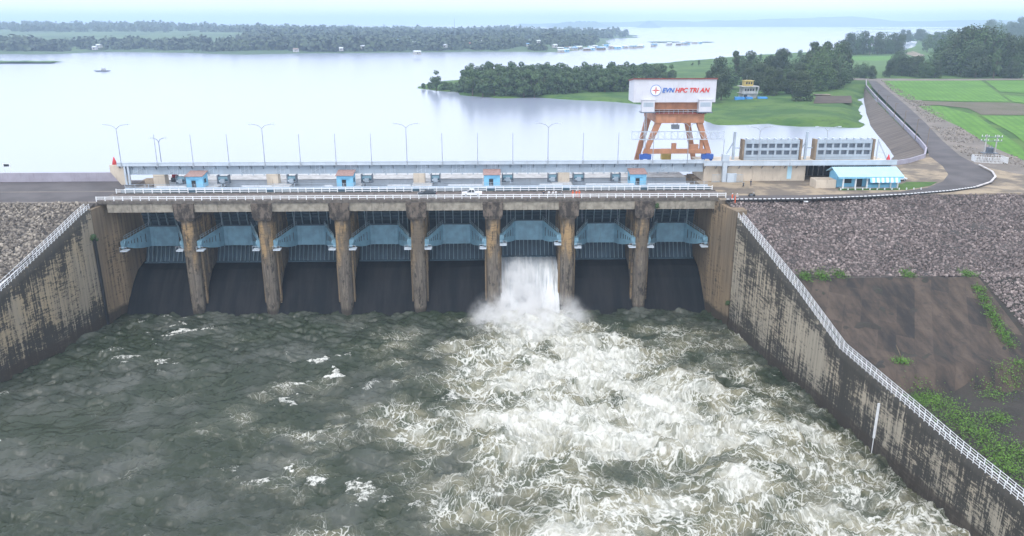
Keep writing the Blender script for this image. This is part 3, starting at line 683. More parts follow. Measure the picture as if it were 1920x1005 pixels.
WLo = [(-92.8, 182.3), (-94.2, 175), (-99.9, 149.2), (-108, 110), (-116, 70), (-124, 30)]
WRo = [(57.3, 176), (60.8, 150), (63.4, 131), (66., 111), (68.4, 92), (70.5, 70), (74, 30)]
TOPL = (TOPL[0], [max(v, -20.) for v in TOPL[1]])
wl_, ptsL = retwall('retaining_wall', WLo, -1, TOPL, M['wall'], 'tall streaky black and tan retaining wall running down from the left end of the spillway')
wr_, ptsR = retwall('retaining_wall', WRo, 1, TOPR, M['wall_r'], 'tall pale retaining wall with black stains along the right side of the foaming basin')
# abutments (tan, cleaner)
def abut(poly, label):
    a = sum(poly[i][0] * poly[(i + 1) % len(poly)][1] - poly[(i + 1) % len(poly)][0] * poly[i][1] for i in range(len(poly)))
    m = MB(); m.prism(poly if a > 0 else poly[::-1], -33, -.95); o = m.build('abutment', M['tanwall'])
    return tag(o, label, 'abutment')
abut([(-92.75, 182.5), (-96, 182.5), (-96, 222), (-90.3, 222), (-90.3, 199), (-90.8, 191), (-92.2, 188)], 'tan concrete abutment closing the left end of the spillway, beside the dark wall joint')
abut([(57.2, 176.2), (60, 177.5), (60, 222), (54.4, 222), (54.4, 199), (54.9, 188)], 'tan concrete abutment closing the right end of the spillway below the bridge end')
mb = MB(); mb.beam((-92.55, 181.4, -7.5), (-92.5, 181.5, -33), .5, .6); tag(mb.build('wall_joint', M['dark']), 'dark vertical drainage slot in the left retaining wall', 'joint')
q = MB(); q.beam((64.9, 117.4, -20), (64.9, 117.4, -26.5), .35, .25); q.beam((64.9, 117.4, -26.5), (64.9, 117.4, -30), .1, .1); tag(q.build('water_gauge', M['white']), 'white painted gauge strip on the right retaining wall', 'gauge')

# chute and sill
prof = [(222, -19), (200, -19), (196.5, -20.0), (193.5, -22.4), (190, -26.4), (186.5, -31), (184, -34), (222, -34)]
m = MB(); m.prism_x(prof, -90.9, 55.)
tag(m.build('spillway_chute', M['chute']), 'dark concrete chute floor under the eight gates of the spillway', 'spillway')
# upstream breast wall below the upstream deck: blocks the view to the lake
m = MB(); m.box(-90.2, 54.3, 213.5, 214.5, -18.9, -.05)
for i in range(8): pass
bw = tag(m.build('breast_wall', M['steel']), 'pale blue grey upstream wall panel between the piers behind the hoist decks', 'wall'); bw.data.materials[0] = M['panel']
m = MB(); m.box(-90.2, 54.3, 213.4, 225, -.04, .06); 
tag(m.build('upstream_deck', M['grey']), 'narrow concrete deck on the lake side of the dam behind the crane girder', 'walkway')

# piers
def pier(i, x, lab):
    root = thing('spillway_pier', lab, 'pier', (x, 187, 0), group='piers between the spillway gates')
    hw = 1.7; pts = [(-hw, 32), (-hw, 1.6)] + [(-hw * math.cos(t), 1.6 - 1.6 * math.sin(t)) for t in [k * math.pi / 8 for k in range(1, 8)]] + [(hw, 1.6), (hw, 32)]
    n = len(pts); V = []; levels = [(-33, .90), (-22, .96), (-12, 1.), (-4.6, 1.), (-.96, 1.)]
    for z, s in levels:
        for px, py in pts: V.append((px * s if py < 3 else px, py + (1 - s) * 3 * (py < 3), z))
    Fc = []
    for l in range(len(levels) - 1):
        for k in range(n): a = l * n + k; b = l * n + (k + 1) % n; Fc.append((a, a + n, b + n, b))
    Fc.append(tuple(range((len(levels) - 1) * n, len(levels) * n))[::-1])
    m = MB(); m._a(V, [tuple(reversed(f)) for f in Fc]); m.build('pier_body', M['pier'], root)
    m = MB(); # corbel: widens under the bridge, with the drop at both sides
    m._a([(-1.75, -.25, -4.9), (1.75, -.25, -4.9), (1.75, 8.5, -4.9), (-1.75, 8.5, -4.9), (-2.35, -.55, -4.1), (2.35, -.55, -4.1), (2.35, 8.7, -4.1), (-2.35, 8.7, -4.1), (-2.45, -.6, -.64), (2.45, -.6, -.64), (2.45, 8.7, -.64), (-2.45, 8.7, -.64)],
         [(3, 2, 1, 0), (0, 1, 5, 4), (1, 2, 6, 5), (2, 3, 7, 6), (3, 0, 4, 7), (4, 5, 9, 8), (5, 6, 10, 9), (6, 7, 11, 10), (7, 4, 8, 11), (8, 9, 10, 11)])
    m.box(-2.5, 2.5, -.66, -.61, -1.25, -.9); m.build('pier_cap', M['pier'], root)
    m = MB(); m.box(1.71, 1.95, 6.5, 7.1, -20, -1.2); m.box(-1.95, -1.71, 6.5, 7.1, -20, -1.2); m.box(1.71, 2.1, 2.6, 3.6, -29, -11.5); m.box(-2.1, -1.71, 2.6, 3.6, -29, -11.5); m.build('guide_rib', M['tanwall'], root)
    m = MB(); m.box(-2.6, 2.6, 10., 28.5, -1.0, -.06); m.build('hoist_platform', M['grey'], root)
plab = ['concrete pier nearest the left bank, standing between the two leftmost gates', 'second concrete pier from the left bank, orange brown nose', 'third concrete pier from the left bank, below the second blue hut', 'middle concrete pier, directly under the dark car on the bridge',
        'concrete pier at the left edge of the falling water', 'concrete pier at the right edge of the falling water', 'concrete pier nearest the right bank, streaked nose']
for i, x in enumerate(PX): pier(i, x, plab[i])

# road bridge
root = thing('road_bridge', 'long concrete road bridge across the front of the spillway piers', 'bridge', (-17.6, 191, 0))
X0, X1 = -93.2 + 17.6, 57.4 + 17.6
m = MB(); m.box(X0, X1, -4.2, 4.9, -.62, -.02); m.build('deck_slab', M['slabedge'], root)
m = MB(); m.box(X0, X1, -3.6, 4.3, -.019, .0); m.build('carriageway', M['deck'], root)
m = MB(); m.box(X0, X1, -4.25, -3.6, -.3, .18); m.build('kerb', M['slabedge'], root)
m = MB(); m.box(X0, X1, 4.3, 5.0, -.3, .18); m.build('kerb', M['slabedge'], root)
ends = [-91.2] + [v for x in PX for v in (x - 1.9, x + 1.9)] + [56.2]
for k in range(8):
    a, b = ends[2 * k] + 17.6, ends[2 * k + 1] + 17.6
    for j, y in enumerate((-3.7, -.9, 1.9, 4.4)):
        m = MB(); m.box(a, b, y - .3, y + .3, -2.7, -.63); m.build('beam', M['beam'], root)

# radial gates
def gate(cx, lab, lift=0.):
    root = thing('radial_gate', lab, 'gate', (cx, 187, lift), group='radial gates of the spillway')
    Rr = 14.; yc, zc = 1.2, -11.; hw = 7.35; V = []; n = 14; a0, a1 = math.asin(6.6 / Rr), -math.asin(7.9 / Rr)
    m = MB(); 
    for k in range(n + 1):
        a = a0 + (a1 - a0) * k / n; y = yc + Rr * math.cos(a); z = zc + Rr * math.sin(a)
        V += [(-hw, y, z), (hw, y, z), (hw, y + .25, z), (-hw, y + .25, z)]
    Fc = []
    for k in range(n):
        b = 4 * k
        for j in range(4): Fc.append((b + j, b + 4 + j, b + 4 + (j + 1) % 4, b + (j + 1) % 4))
    Fc += [(0, 1, 2, 3), (4 * n + 3, 4 * n + 2, 4 * n + 1, 4 * n)]
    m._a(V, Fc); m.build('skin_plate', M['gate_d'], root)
    def arc(x, A, B, w_, dep, mat, nm):
        m = MB(); K = 6; pr = []
        for k in range(K + 1):
            a = A + (B - A) * k / K; pr.append((yc + (Rr - dep) * math.cos(a), zc + (Rr - dep) * math.sin(a)))
        for k in range(K, -1, -1):
            a = A + (B - A) * k / K; pr.append((yc + Rr * math.cos(a), zc + Rr * math.sin(a)))
        m.prism_x(pr, x - w_ / 2, x + w_ / 2); return m.build(nm, mat, root)
    for x in (-5.5, -3.3, -1.1, 1.1, 3.3, 5.5): arc(x, a0, -.12, .20, .75, M['rib'], 'upper_rib')
    for k in range(13): arc(-6.6 + 1.1 * k, -.22, a1, .12, .55, M['rib'], 'lower_rib')
    for q in (.40, .33, .26, .19):
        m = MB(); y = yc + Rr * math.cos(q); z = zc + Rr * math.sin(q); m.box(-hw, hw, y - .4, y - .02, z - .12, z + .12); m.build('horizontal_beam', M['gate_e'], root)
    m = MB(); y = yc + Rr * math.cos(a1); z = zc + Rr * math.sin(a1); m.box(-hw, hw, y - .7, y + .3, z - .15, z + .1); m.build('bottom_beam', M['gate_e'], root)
    # central box girder and the folded arms that taper to the trunnions
    m = MB(); m.box(-3.5, 3.5, 8.8, 9.9, -13.5, -8.4); m.box(-3.3, -2.9, 9.9, 14.2, -12.5, -9.5); m.box(2.9, 3.3, 9.9, 14.2, -12.5, -9.5)
    for sx in (-2.6, 2.6): m.box(sx - .05, sx + .05, 8.72, 8.79, -13.4, -8.5)
    m.build('centre_girder', M['gate_l'], root, bevel=.06)
    m = MB(); m.box(-3.5, 3.5, 8.74, 8.79, -8.45, -8.3); m.box(-3.4, 3.4, 8.9, 9.8, -8.39, -8.33); m.build('girder_walkway', M['gate_d'], root)
    for s in (-1, 1):
        m = MB(); a = (s * 3.52, 8.8); b = (s * 7.0, 2.0); t_ = .9 
        K = 6; vs = []; f = []
        for k in range(K + 1):
            u = k / K; x_ = a[0] + (b[0] - a[0]) * u; y_ = a[1] + (b[1] - a[1]) * u; th = 1.1 + (t_ - 1.1) * u
            zt = -8.4 - 1.7 * u ** 1.15; zb = -13.5 + 1.75 * u ** 2.1
            vs += [(x_, y_, zb), (x_, y_, zt), (x_, y_ + th, zt), (x_, y_ + th, zb)]
        for k in range(K):
            q = 4 * k
            for r_ in range(4): f.append((q + r_, q + (r_ + 1) % 4, q + 4 + (r_ + 1) % 4, q + 4 + r_))
        f += [(0, 3, 2, 1), (4 * K, 4 * K + 1, 4 * K + 2, 4 * K + 3)]
        if s > 0: f = [tuple(reversed(q)) for q in f]
        m._a(vs, f)
        d = Vector((b[0] - a[0], b[1] - a[1], 0)); nn = Vector((-abs(d.y) * -s * -1, -abs(d.x), 0)).normalized(); nn = Vector((s * abs(d.y) * -0 + 0, -1, 0))
        for u, hh in ((.18, 2.2), (.36, 1.6), (.5, 1.3), (.62, 1.1), (.74, .8), (.84, .6)):
            px, py = a[0] + d.x * u, a[1] + d.y * u; zc_ = -10.95
            m.beam((px, py - .06, zc_ - hh / 2), (px, py - .06, zc_ + hh / 2), .14, .12, 1)
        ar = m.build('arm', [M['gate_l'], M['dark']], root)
        m = MB(); 
        for k in range(9):
            u = k / 8; px, py, pz = a[0] + d.x * u, a[1] + d.y * u + .1, -8.4 - 1.7 * u
            m.beam((px, py, pz), (px, py, pz + 1.05), .05, .05)
        for hh in (.55, 1.05): m.beam((a[0], a[1] + .1, -8.4 + hh), (b[0], b[1] + .1, -10.1 + hh), .05, .05)
        m.build('handrail', M['rib'], ar)
        m = MB(); m.tube([(s * 6.6, 2.0, -11), (s * 7.7, 2.0, -11)], .75, 12); m.box(min(s * 6.9, s * 7.6), max(s * 6.9, s * 7.6), 1.2, 3.4, -12, -10.2); m.build('trunnion', M['gate_l'], root)
        m = MB(); x0, x1 = sorted((s * 5.9, s * 7.6)); m.box(x0, x1, .2, 2.2, -12.6, -12.35)
        for xx in (x0 + .05, (x0 + x1) / 2, x1 - .05): m.beam((xx, .25, -12.35), (xx, .25, -11.4), .05, .05)
        m.beam((x0, .25, -11.4), (x1, .25, -11.4), .06, .06); m.build('bearing_platform', M['steel_l'], root)
    # hoist ropes
    for s in (-1, 1):
        m = MB(); m.tube([(s * 4.6, 11., -8.6), (s * 4.6, 14.5, 1.2)], .07, 5); m.build('hoist_rope', M['steel'], root)
glab = ['closed pale blue radial gate in the bay beside the left abutment', 'closed pale blue radial gate, second bay from the left abutment', 'closed pale blue radial gate, third bay from the left abutment', 'closed pale blue radial gate just left of the middle pier',
        'closed pale blue radial gate in the bay directly left of the falling water', 'raised pale blue radial gate with water pouring out below it', 'closed pale blue radial gate in the bay directly right of the falling water', 'closed pale blue radial gate in the bay beside the right abutment']
for k in range(8): gate(BX[k], glab[k], .85 if k == 5 else 0.)

# the sheet of falling water and its spray
cxf = BX[5]
ys_ = np.array([200.5, 199, 197.5, 196.2, 194.8, 193.3, 191.7, 190, 188.2, 186.4, 184.6]); zs_ = np.array([-18.4, -18.45, -18.7, -19.2, -20.1, -21.4, -23.1, -25.1, -27.2, -29.4, -31.6])
nu = 90; uu = np.linspace(-7.4, 7.4, nu); fy = np.interp(np.linspace(0, 10, 60), np.arange(11), ys_); fz = np.interp(np.linspace(0, 10, 60), np.arange(11), zs_)
Uf, Yf = np.meshgrid(uu, fy); Zf = np.repeat(fz[:, None], nu, 1); kk = np.linspace(0, 1, 60)[:, None]
Zf = Zf + (.10 + .38 * kk) * fbm(Uf * 1.1, Yf * .16, 4, 90) + .25; Yf2 = Yf - (.2 + kk * .6) * (.5 + fbm(Uf * .8, Zf * .12, 3, 95))
V_ = np.stack([(Uf + cxf).ravel(), Yf2.ravel(), Zf.ravel()], 1)
tag(npmesh('falling_water', V_, gridfaces(nu, 60)[:, ::-1], M['fall'], smooth=True), 'white sheet of water pouring down the chute under the raised gate', 'waterfall', kind='stuff')
def mist_mat():
    t = NT('spray_mist'); t.t.nodes.remove(t.b)
    v = t.n('ShaderNodeVolumePrincipled'); v.inputs['Color'].default_value = (1, 1, 1, 1); v.inputs['Anisotropy'].default_value = 0.
    p = t.pos()
    def ell(c, s): 
        q = t.vmath('MULTIPLY', t.vmath('SUBTRACT', p, c), tuple(1 / k for k in s)); L_ = t.n('ShaderNodeVectorMath', operation='LENGTH'); t.l(q, L_.inputs[0]); return t.ss(L_.outputs['Value'], .15, 1., 1, 0)
    a = ell((10., 181., -30.5), (18, 16, 7.4)); b = ell((8.0, 187.0, -28.5), (7.6, 7.0, 16)); c = ell((1., 182.5, -30.5), (8, 9, 9.)); e = ell((18, 182.5, -30.5), (8, 9, 8.5))
    s = t.math('ADD', t.math('MULTIPLY', a, .9), t.math('MULTIPLY', b, 1.5)); s = t.math('ADD', s, t.math('MULTIPLY', c, .6)); s = t.math('ADD', s, t.math('MULTIPLY', e, .45))
    n = t.noise(p, .26, 8, .68)
    d = t.math('MULTIPLY', s, t.ss(n, .42, .62)); d = t.math('MULTIPLY', d, MIST)
    t.l(d, v.inputs['Density']); t.l(v.outputs[0], t.out.inputs['Volume']); return t.m
MIST = 1.0
m = MB(); m.box(-20, 34, 168, 198.4, -31, -14.); o = m.build('mist', mist_mat()); tag(o, 'white spray cloud where the falling water hits the basin', 'mist', kind='stuff')

# ---------------------------------------------------------------- railings
def railing(x0, x1, y, z, label, gap=2.08, h=1.05, w_=.17, rails=(.42, .86), group='white railings of the dam'):
    root = thing('white_railing', label, 'railing', (x0, y, z), group=group)
    for r in rails:
        m = MB(); m.box(0, x1 - x0, -.06, .06, r, r + .15); m.build('rail', M['white'], root)
    n = max(1, round((x1 - x0) / gap)); m = MB(); m.box(-w_ / 2, w_ / 2, -.11, .11, -.18, h)
    p = m.build('post', M['white'], root); copies(p, [(k * (x1 - x0) / n, 0, 0) for k in range(1, n + 1)], root); return root
railing(-93.4, 57.6, 186.95, .18, 'long white railing along the front edge of the road bridge')
cuts = [-92.5, -74.9, -72.9, -55.6, -53.6, -37.9, -35.9, -19.3, -17.3, -.6, 1.6, 18.5, 20.5, 38.2, 40.2, 56.6]
for k in range(8):
    railing(cuts[2 * k], cuts[2 * k + 1], 195.6, .18, 'white railing section behind the bridge road, %s from the left bank' % ORD[k], h=1.15, rails=(.30, .80))
# service walkway with light rails behind the road
root = thing('service_walkway', 'blue grey steel walkway behind the bridge road in front of the huts', 'walkway', (-92, 197.2, 0))
m = MB(); m.box(0, 148.5, 0, 2.2, .1, .55); m.build('deck', M['steel'], root)
m = MB(); m.box(0, 148.5, 2.3, 2.45, .56, .8); m.build('edge_beam', M['steel_l'], root)
m = MB(); m.box(0, 148.5, -.25, -.02, -.3, .62); m.build('fascia', M['gate_e'], root)
m = MB()
for z in (1.15, 1.6): m.box(0, 148.5, 2.3, 2.36, z, z + .06)
m.build('rail', M['steel'], root)
m = MB(); m.box(-.03, .03, 2.28, 2.34, .9, 1.62); p = m.build('post', M['steel_l'], root); copies(p, [(k * 2.5, 0, 0) for k in range(1, 60)], root)
for k, (x0, x1) in enumerate([(-84.5, -77), (-63, -55.5), (-42, -40), (-26, -20), (-10.5, -1.5), (13, 19), (25, 37.5), (41, 52)]):
    tag(MB().box(x0, x1, 200.2, 200.35, .35, 1.1).build('white_panel_fence', M['white']), 'low white panel fence behind the service walkway, %s from the left bank' % ORD[k], 'fence', 'low white panel fences behind the walkway')
# upstream white parapet
root = thing('upstream_parapet', 'long white parapet on the lake side of the dam behind the blue huts', 'parapet', (-90, 219.6, 0))
m = MB(); m.box(0, 143.5, -.12, .12, .065, 1.85); m.build('panel', M['white'], root)
m = MB(); m.box(-.2, .2, -.2, .2, .065, 1.98); p = m.build('post', M['steel_l'], root); copies(p, [(k * 3.06, 0, 0) for k in range(1, 47)], root)

# wall top stair rails
def slope_rail(pts, top, side, off, y0, y1, n, label):
    P_ = [p for p in pts if y0 <= p[1] <= y1]; P_ = sorted(P_, key=lambda p: -p[1]); path = [Vector((p[0] + side * off, p[1], float(np.interp(p[1], *top)))) for p in P_]
    b0 = path[0].copy(); root = thing('stair_railing', label, 'railing', b0, group='railings on the retaining walls')
    loc = [p - b0 for p in path]
    for h in (.3, .7, 1.1):
        m = MB()
        for a, b in zip(loc[:-1], loc[1:]): m.beam(a + Vector((0, 0, h)), b + Vector((0, 0, h)), .055, .055)
        m.build('rail', M['white'], root)
    L_ = [0]
    for a, b in zip(loc[:-1], loc[1:]): L_.append(L_[-1] + (b - a).length)
    m = MB(); m.box(-.045, .045, -.045, .045, -.1, 1.15); p = m.build('post', M['white'], root); q = []
    for k in range(1, n):
        s = L_[-1] * k / (n - 1); q.append(tuple(float(np.interp(s, L_, [v[i] for v in loc])) for i in range(3)))
    copies(p, q, root)
slope_rail(ptsR, TOPR, 1, .2, 78, 177, 84, 'white railing on the basin side edge of the right retaining wall top')
slope_rail(ptsR, TOPR, 1, 1.3, 78, 177, 70, 'white railing on the bank side edge of the right retaining wall top')
slope_rail(ptsL, TOPL, -1, .2, 140, 184, 44, 'white railing on the basin side edge of the left retaining wall top')
slope_rail(ptsL, TOPL, -1, 1.3, 140, 184, 36, 'white railing on the bank side edge of the left retaining wall top')

# ---------------------------------------------------------------- crane girder, supports, lamps
root = thing('crane_girder', 'long blue grey steel crane girder running above the gates on cream columns', 'girder', (-96.3, 208, 0))
GL = 153.6
m = MB(); m.box(0, GL, 0, 1.2, 2.65, 5.2); m.box(0, GL, -.15, 1.35, 2.6, 2.72); m.build('main_beam', M['steel'], root)
m = MB(); m.box(-.5, GL, -.8, 1.9, 5.21, 5.32); m.box(-.5, GL, -.86, -.78, 4.95, 5.95); m.box(-.5, GL, -.92, -.74, 5.72, 5.98); m.build('top_walkway', M['steel_l'], root)
m = MB(); m.box(0, GL, .5, .75, 5.33, 5.5); m.build('crane_rail', M['steel_d'], root)
for k in range(16):
    m = MB(); x = 3.2 + 9.27 * k; m.box(x, x + 3.4, -.03, -.005, 2.95, 4.9, 0)
    for xx in (x, x + 1.1, x + 2.2, x + 3.4): m.box(xx - .07, xx + .07, -.14, -.03, 2.8, 4.95, 1)
    m.beam((x + .1, -.09, 3.), (x + 3.3, -.09, 4.85), .08, .1, 1)
    m.build('stiffened_panel', [M['steel'], M['steel_l']], root)
m = MB()
m.beam((0, -.75, 4.95), (0, -.1, 4.0), .12, .15); p = m.build('bracket', M['steel_d'], root); copies(p, [(k * 3.09, 0, 0) for k in range(1, 50)], root)
for k, x in enumerate((-86.6, -57.1, -18.5, 20.0)):
    m = MB(); m.box(-1.5, 1.5, 0, 2.6, -.9, 2.58); m.box(-1.5, 1.5, -.05, 0, 2.2, 2.4)
    o = m.build('support_column', M['beige'], None, bevel=.04); o.location = (x, 207.6, 0)
    tag(o, ['cream concrete column under the girder beside the red barrel at the left end', 'cream concrete column under the crane girder between the first and second blue huts', 'cream concrete column under the crane girder between the second and third blue huts', 'cream concrete column under the crane girder between the third and fourth blue huts'][k], 'column', 'cream columns under the crane girder')
# left end block
root = thing('end_tower', 'cream end block with blue grey posts at the left end of the crane girder', 'tower', (-97.4, 208, 0))
m = MB(); m._a([(-1.6, -.4, 3.4), (1.0, -.4, -.2), (2.2, -.4, -.2), (2.2, -.4, 5.2), (-1.6, -.4, 5.2), (-1.6, 2.6, 3.4), (1.0, 2.6, -.2), (2.2, 2.6, -.2), (2.2, 2.6, 5.2), (-1.6, 2.6, 5.2)],
                  [(0, 1, 2, 3, 4), (9, 8, 7, 6, 5), (0, 5, 6, 1), (1, 6, 7, 2), (2, 7, 8, 3), (3, 8, 9, 4), (4, 9, 5, 0)]); m.build('block', M['beige'], root)
for x in (2.1, 3.0):
    m = MB(); m.box(x, x + .45, -.75, -.42, 0, 5.6); m.build('post', M['steel_l'], root)
def cone(loc, lab):
    m = MB(); m.tube([(0, 0, 0), (0, 0, .7), (0, 0, 2.0)], [.62, .48, .08], 12); o = m.build('red_cone', M['red'], None, True); o.location = loc
    tag(o, lab, 'marker', 'red cones on the girder ends')
cone((-98.0, 208.6, 5.21), 'tall red cone on top of the cream block at the left end of the girder')
cone((107.6, 208.6, 4.9), 'tall red cone at the right end of the walkway wall')

def pole(x, k, y=207.1, z=4.6, h=8.6):
    m = MB(); m.tube([(0, 0, 0), (0, 0, h)], [.11, .07], 7); m.box(-.18, .18, -.15, .3, .2, 1.1); o = m.build('mast', M['polegrey'], None); o.location = (x, y, z); tag(o, k, 'pole', 'thin masts on the crane girder')
def lamp(loc, lab, h=9.9, arm=2.6, name='street_lamp', mat='polegrey', group='double arm street lamps', rot=0):
    root = thing(name, lab, 'street lamp', loc, rot, group)
    m = MB(); m.tube([(0, 0, 0), (0, 0, h)], [.13, .08], 8); m.build('pole', M[mat], root)
    for s in (-1, 1):
        m = MB(); m.tube([(0, 0, h), (s * arm * .3, 0, h + .75), (s * arm * .75, 0, h + 1.05), (s * arm, 0, h + 1.15)], .075, 6); a = m.build('arm', M[mat], root)
        m = MB(); m.box(min(s * arm, s * (arm + .8)), max(s * arm, s * (arm + .8)), -.16, .16, h + 1.05, h + 1.25); m.build('lamp_head', M['steel_l'], a)
st = 9.27; lx = {0: 'at the left end above the cream end block', 4: 'above the column between the first two blue huts', 8: 'above the middle column, left of the crane', 12: 'just left of the gantry crane', 16: 'at the right leg of the gantry crane'}
mi = 0
for k in range(17):
    x = -95.6 + st * k
    if k in lx: lamp((x, 207.1, 4.7), 'double arm lamp on the crane girder ' + lx[k])
    else:
        pole(x, 'thin grey mast on the crane girder, %s from the left end' % ORD[mi]); mi += 1
for x, k in ((62.1, 'left'), (80.2, 'right')): pole(x, 'thin grey mast on the %s part of the walkway by the stacked gate leaves' % k, y=206.8, z=4, h=7.5)
lamp((71.5, 206.9, 4.3), 'double arm street lamp in front of the left gate leaf rack', h=9.2)
lamp((89.5, 206.9, 4.0), 'double arm street lamp in front of the right gate leaf rack', h=9.4)
lamp((-92.2, 224, -.4), 'smaller double arm lamp behind the left end of the girder', h=9.2, arm=1.6, mat='steel_d')

# blue hoist huts
def hut(x, lab, rz=0):
    root = thing('control_hut', lab, 'hut', (x, 203, -.06), rz, 'blue huts above the piers')
    m = MB(); m.prism([(-2.1, -.0), (2.1, -.0), (2.1, 4), (-2.1, 4)], 0, 2.9); 
    m._a([(-2.1, 0, 2.9), (2.1, 0, 2.9), (2.1, 4, 2.9), (-2.1, 4, 2.9), (-2.1, 0, 3.0), (2.1, 0, 3.0), (2.1, 4, 3.6), (-2.1, 4, 3.6)], [(0, 1, 5, 4), (1, 2, 6, 5), (2, 3, 7, 6), (3, 0, 4, 7)]); m.build('wall', M['sky_blue'], root)
    m = MB(); m._a([(-2.3, -.4, 2.98), (2.3, -.4, 2.98), (2.3, 4.3, 3.66), (-2.3, 4.3, 3.66), (-2.3, -.4, 3.12), (2.3, -.4, 3.12), (2.3, 4.3, 3.8), (-2.3, 4.3, 3.8)], [(3, 2, 1, 0), (4, 5, 6, 7), (0, 1, 5, 4), (1, 2, 6, 5), (2, 3, 7, 6), (3, 0, 4, 7)]); m.build('roof', M['roof_red'], root)
    m = MB(); m.box(-.75, .35, -.05, -.004, 0.05, 1.95, 0); m.box(-.85, -.75, -.08, -.004, 0, 2.05, 1); m.box(.35, .45, -.08, -.004, 0, 2.05, 1); m.box(-.75, .35, -.08, -.004, 1.95, 2.05, 1); m.build('door', [M['dark'], M['sky_blue']], root)
    for sx in (-1, 1):
        m = MB(); x0, x1 = sorted((sx * 2.104, sx * 2.15)); m.box(x0, x1, 1.2, 2.4, 1.1, 2.1); m.build('window', M['dark'], root)
    m = MB(); m.box(-1.1, 1.1, -.35, -.02, 2.35, 2.45); m.build('door_canopy', M['sky_blue'], root)
for k, x in enumerate((-75.8, -37.3, .8, 39.1)): hut(x, 'light blue hut with rusty red roof on the dam, %s from the left bank' % ORD[k])
# hoist machines beside piers
def hoist(x, y, lab, w_=3.2):
    root = thing('gate_hoist', lab, 'winch', (x, y, -.06), 0, 'gate hoists on the pier platforms')
    m = MB(); m.box(-w_ / 2, w_ / 2, -1, 1, 0, .35); m.box(-w_ / 2, -w_ / 2 + .3, -.8, .8, .35, 2.3); m.box(w_ / 2 - .3, w_ / 2, -.8, .8, .35, 2.3); m.build('frame', M['steel_d'], root)
    m = MB(); m.tube([(-w_ / 2 + .3, 0, 1.3), (w_ / 2 - .3, 0, 1.3)], .7, 14); m.build('drum', M['gate'], root)
    m = MB(); m.box(-.5, .6, -1.4, -.75, .35, 1.4); m.tube([(-.9, -1.1, .8), (-.4, -1.1, .8)], .3, 8); m.build('motor', M['steel'], root)
for k, x in enumerate([-81.2, -70.2, -52.2, -32.4, -14.2, 5.0, 17., 24.0, 34.0]):
    hoist(x, 208.8, 'dark winch machine on the hoist deck under the girder, %s from the left bank' % ORD[k], 2.6 + .5 * (k % 2))
m = MB(); m.tube([(0, 0, 0), (0, 0, 1.5)], .7, 12); o = m.build('red_tank', M['red'], None, True); o.location = (-84.2, 212, 1.1)
m2 = MB(); m2.box(-.8, .8, -.8, .8, -1.15, 0); q = m2.build('stand', M['steel_d'], o); tag(o, 'small red tank on a stand at the left end under the girder', 'tank')

# ---------------------------------------------------------------- right abutment block with long walkway wall
root = thing('abutment_wall', 'long cream concrete wall with walkway top below the stacked gate leaves', 'wall', (57.6, 208, 0))
m = MB(); m.box(0, 27.5, 0, 12, -.02, 4.2); m.build('wall', M['beige'], root)
m = MB(); m.box(27.6, 36.5, 7.5, 8, -.02, 4.2); m.box(36.5, 50.5, .2, 12, -.02, 4.2); m.build('recess_wall', M['dark'], root)
for k in range(6):
    m = MB(); m.box(28 + k * 1.5, 28.25 + k * 1.5, 7.2, 7.49, -.02, 4.1); m.build('recess_post', M['grey'], root)
m = MB(); m.box(-.4, 51.5, -.5, 12.3, 4.21, 4.6); m.build('top_slab', M['beige'], root)
m = MB(); m.box(-.4, 51.5, -1.3, -.52, 4.3, 4.5); m.box(-.4, 51.5, -1.34, -1.24, 4.5, 5.6); m.box(-.4, 51.5, -1.42, -1.18, 5.45, 5.7); m.build('walkway_edge', M['steel_l'], root)
m = MB(); m.beam((0, -1.2, 4.28), (0, -.1, 3.4), .15, .15); p = m.build('bracket', M['steel_d'], root); copies(p, [(k * 3.1, 0, 0) for k in range(1, 17)], root)
m = MB(); m.box(22.6, 23.8, -.05, -.004, .5, 4); m.build('blue_stripe', M['roof_blue'], root)
root = thing('cable_tower', 'pale blue grey post with cabinet standing against the cream wall', 'post', (62.8, 206.9, 0))
m = MB(); m.box(-.55, .55, -.5, .5, 0, 6.6); m.box(-.9, .9, -.7, .7, 5.6, 7.4); m.build('post', M['steel_l'], root)
m = MB(); m.box(.7, 3.2, -.8, .2, 0, 2.3); m.build('cabinet', M['steel_l'], root)
for s in (-1, 1):
    m = MB(); 
    for k in range(7): m.box(s * 2 + s * k * .35 + .6, s * 2 + s * k * .35 + .66, -1.2, -1.14, 0, 2.2)
    xs2 = sorted((s * 2 + .6, s * 4.1 + .66)); m.box(xs2[0], xs2[1], -1.16, -1.12, 2.1, 2.2); m.box(xs2[0], xs2[1], -1.16, -1.12, .3, .4); m.build('grille', M['steel'], root)
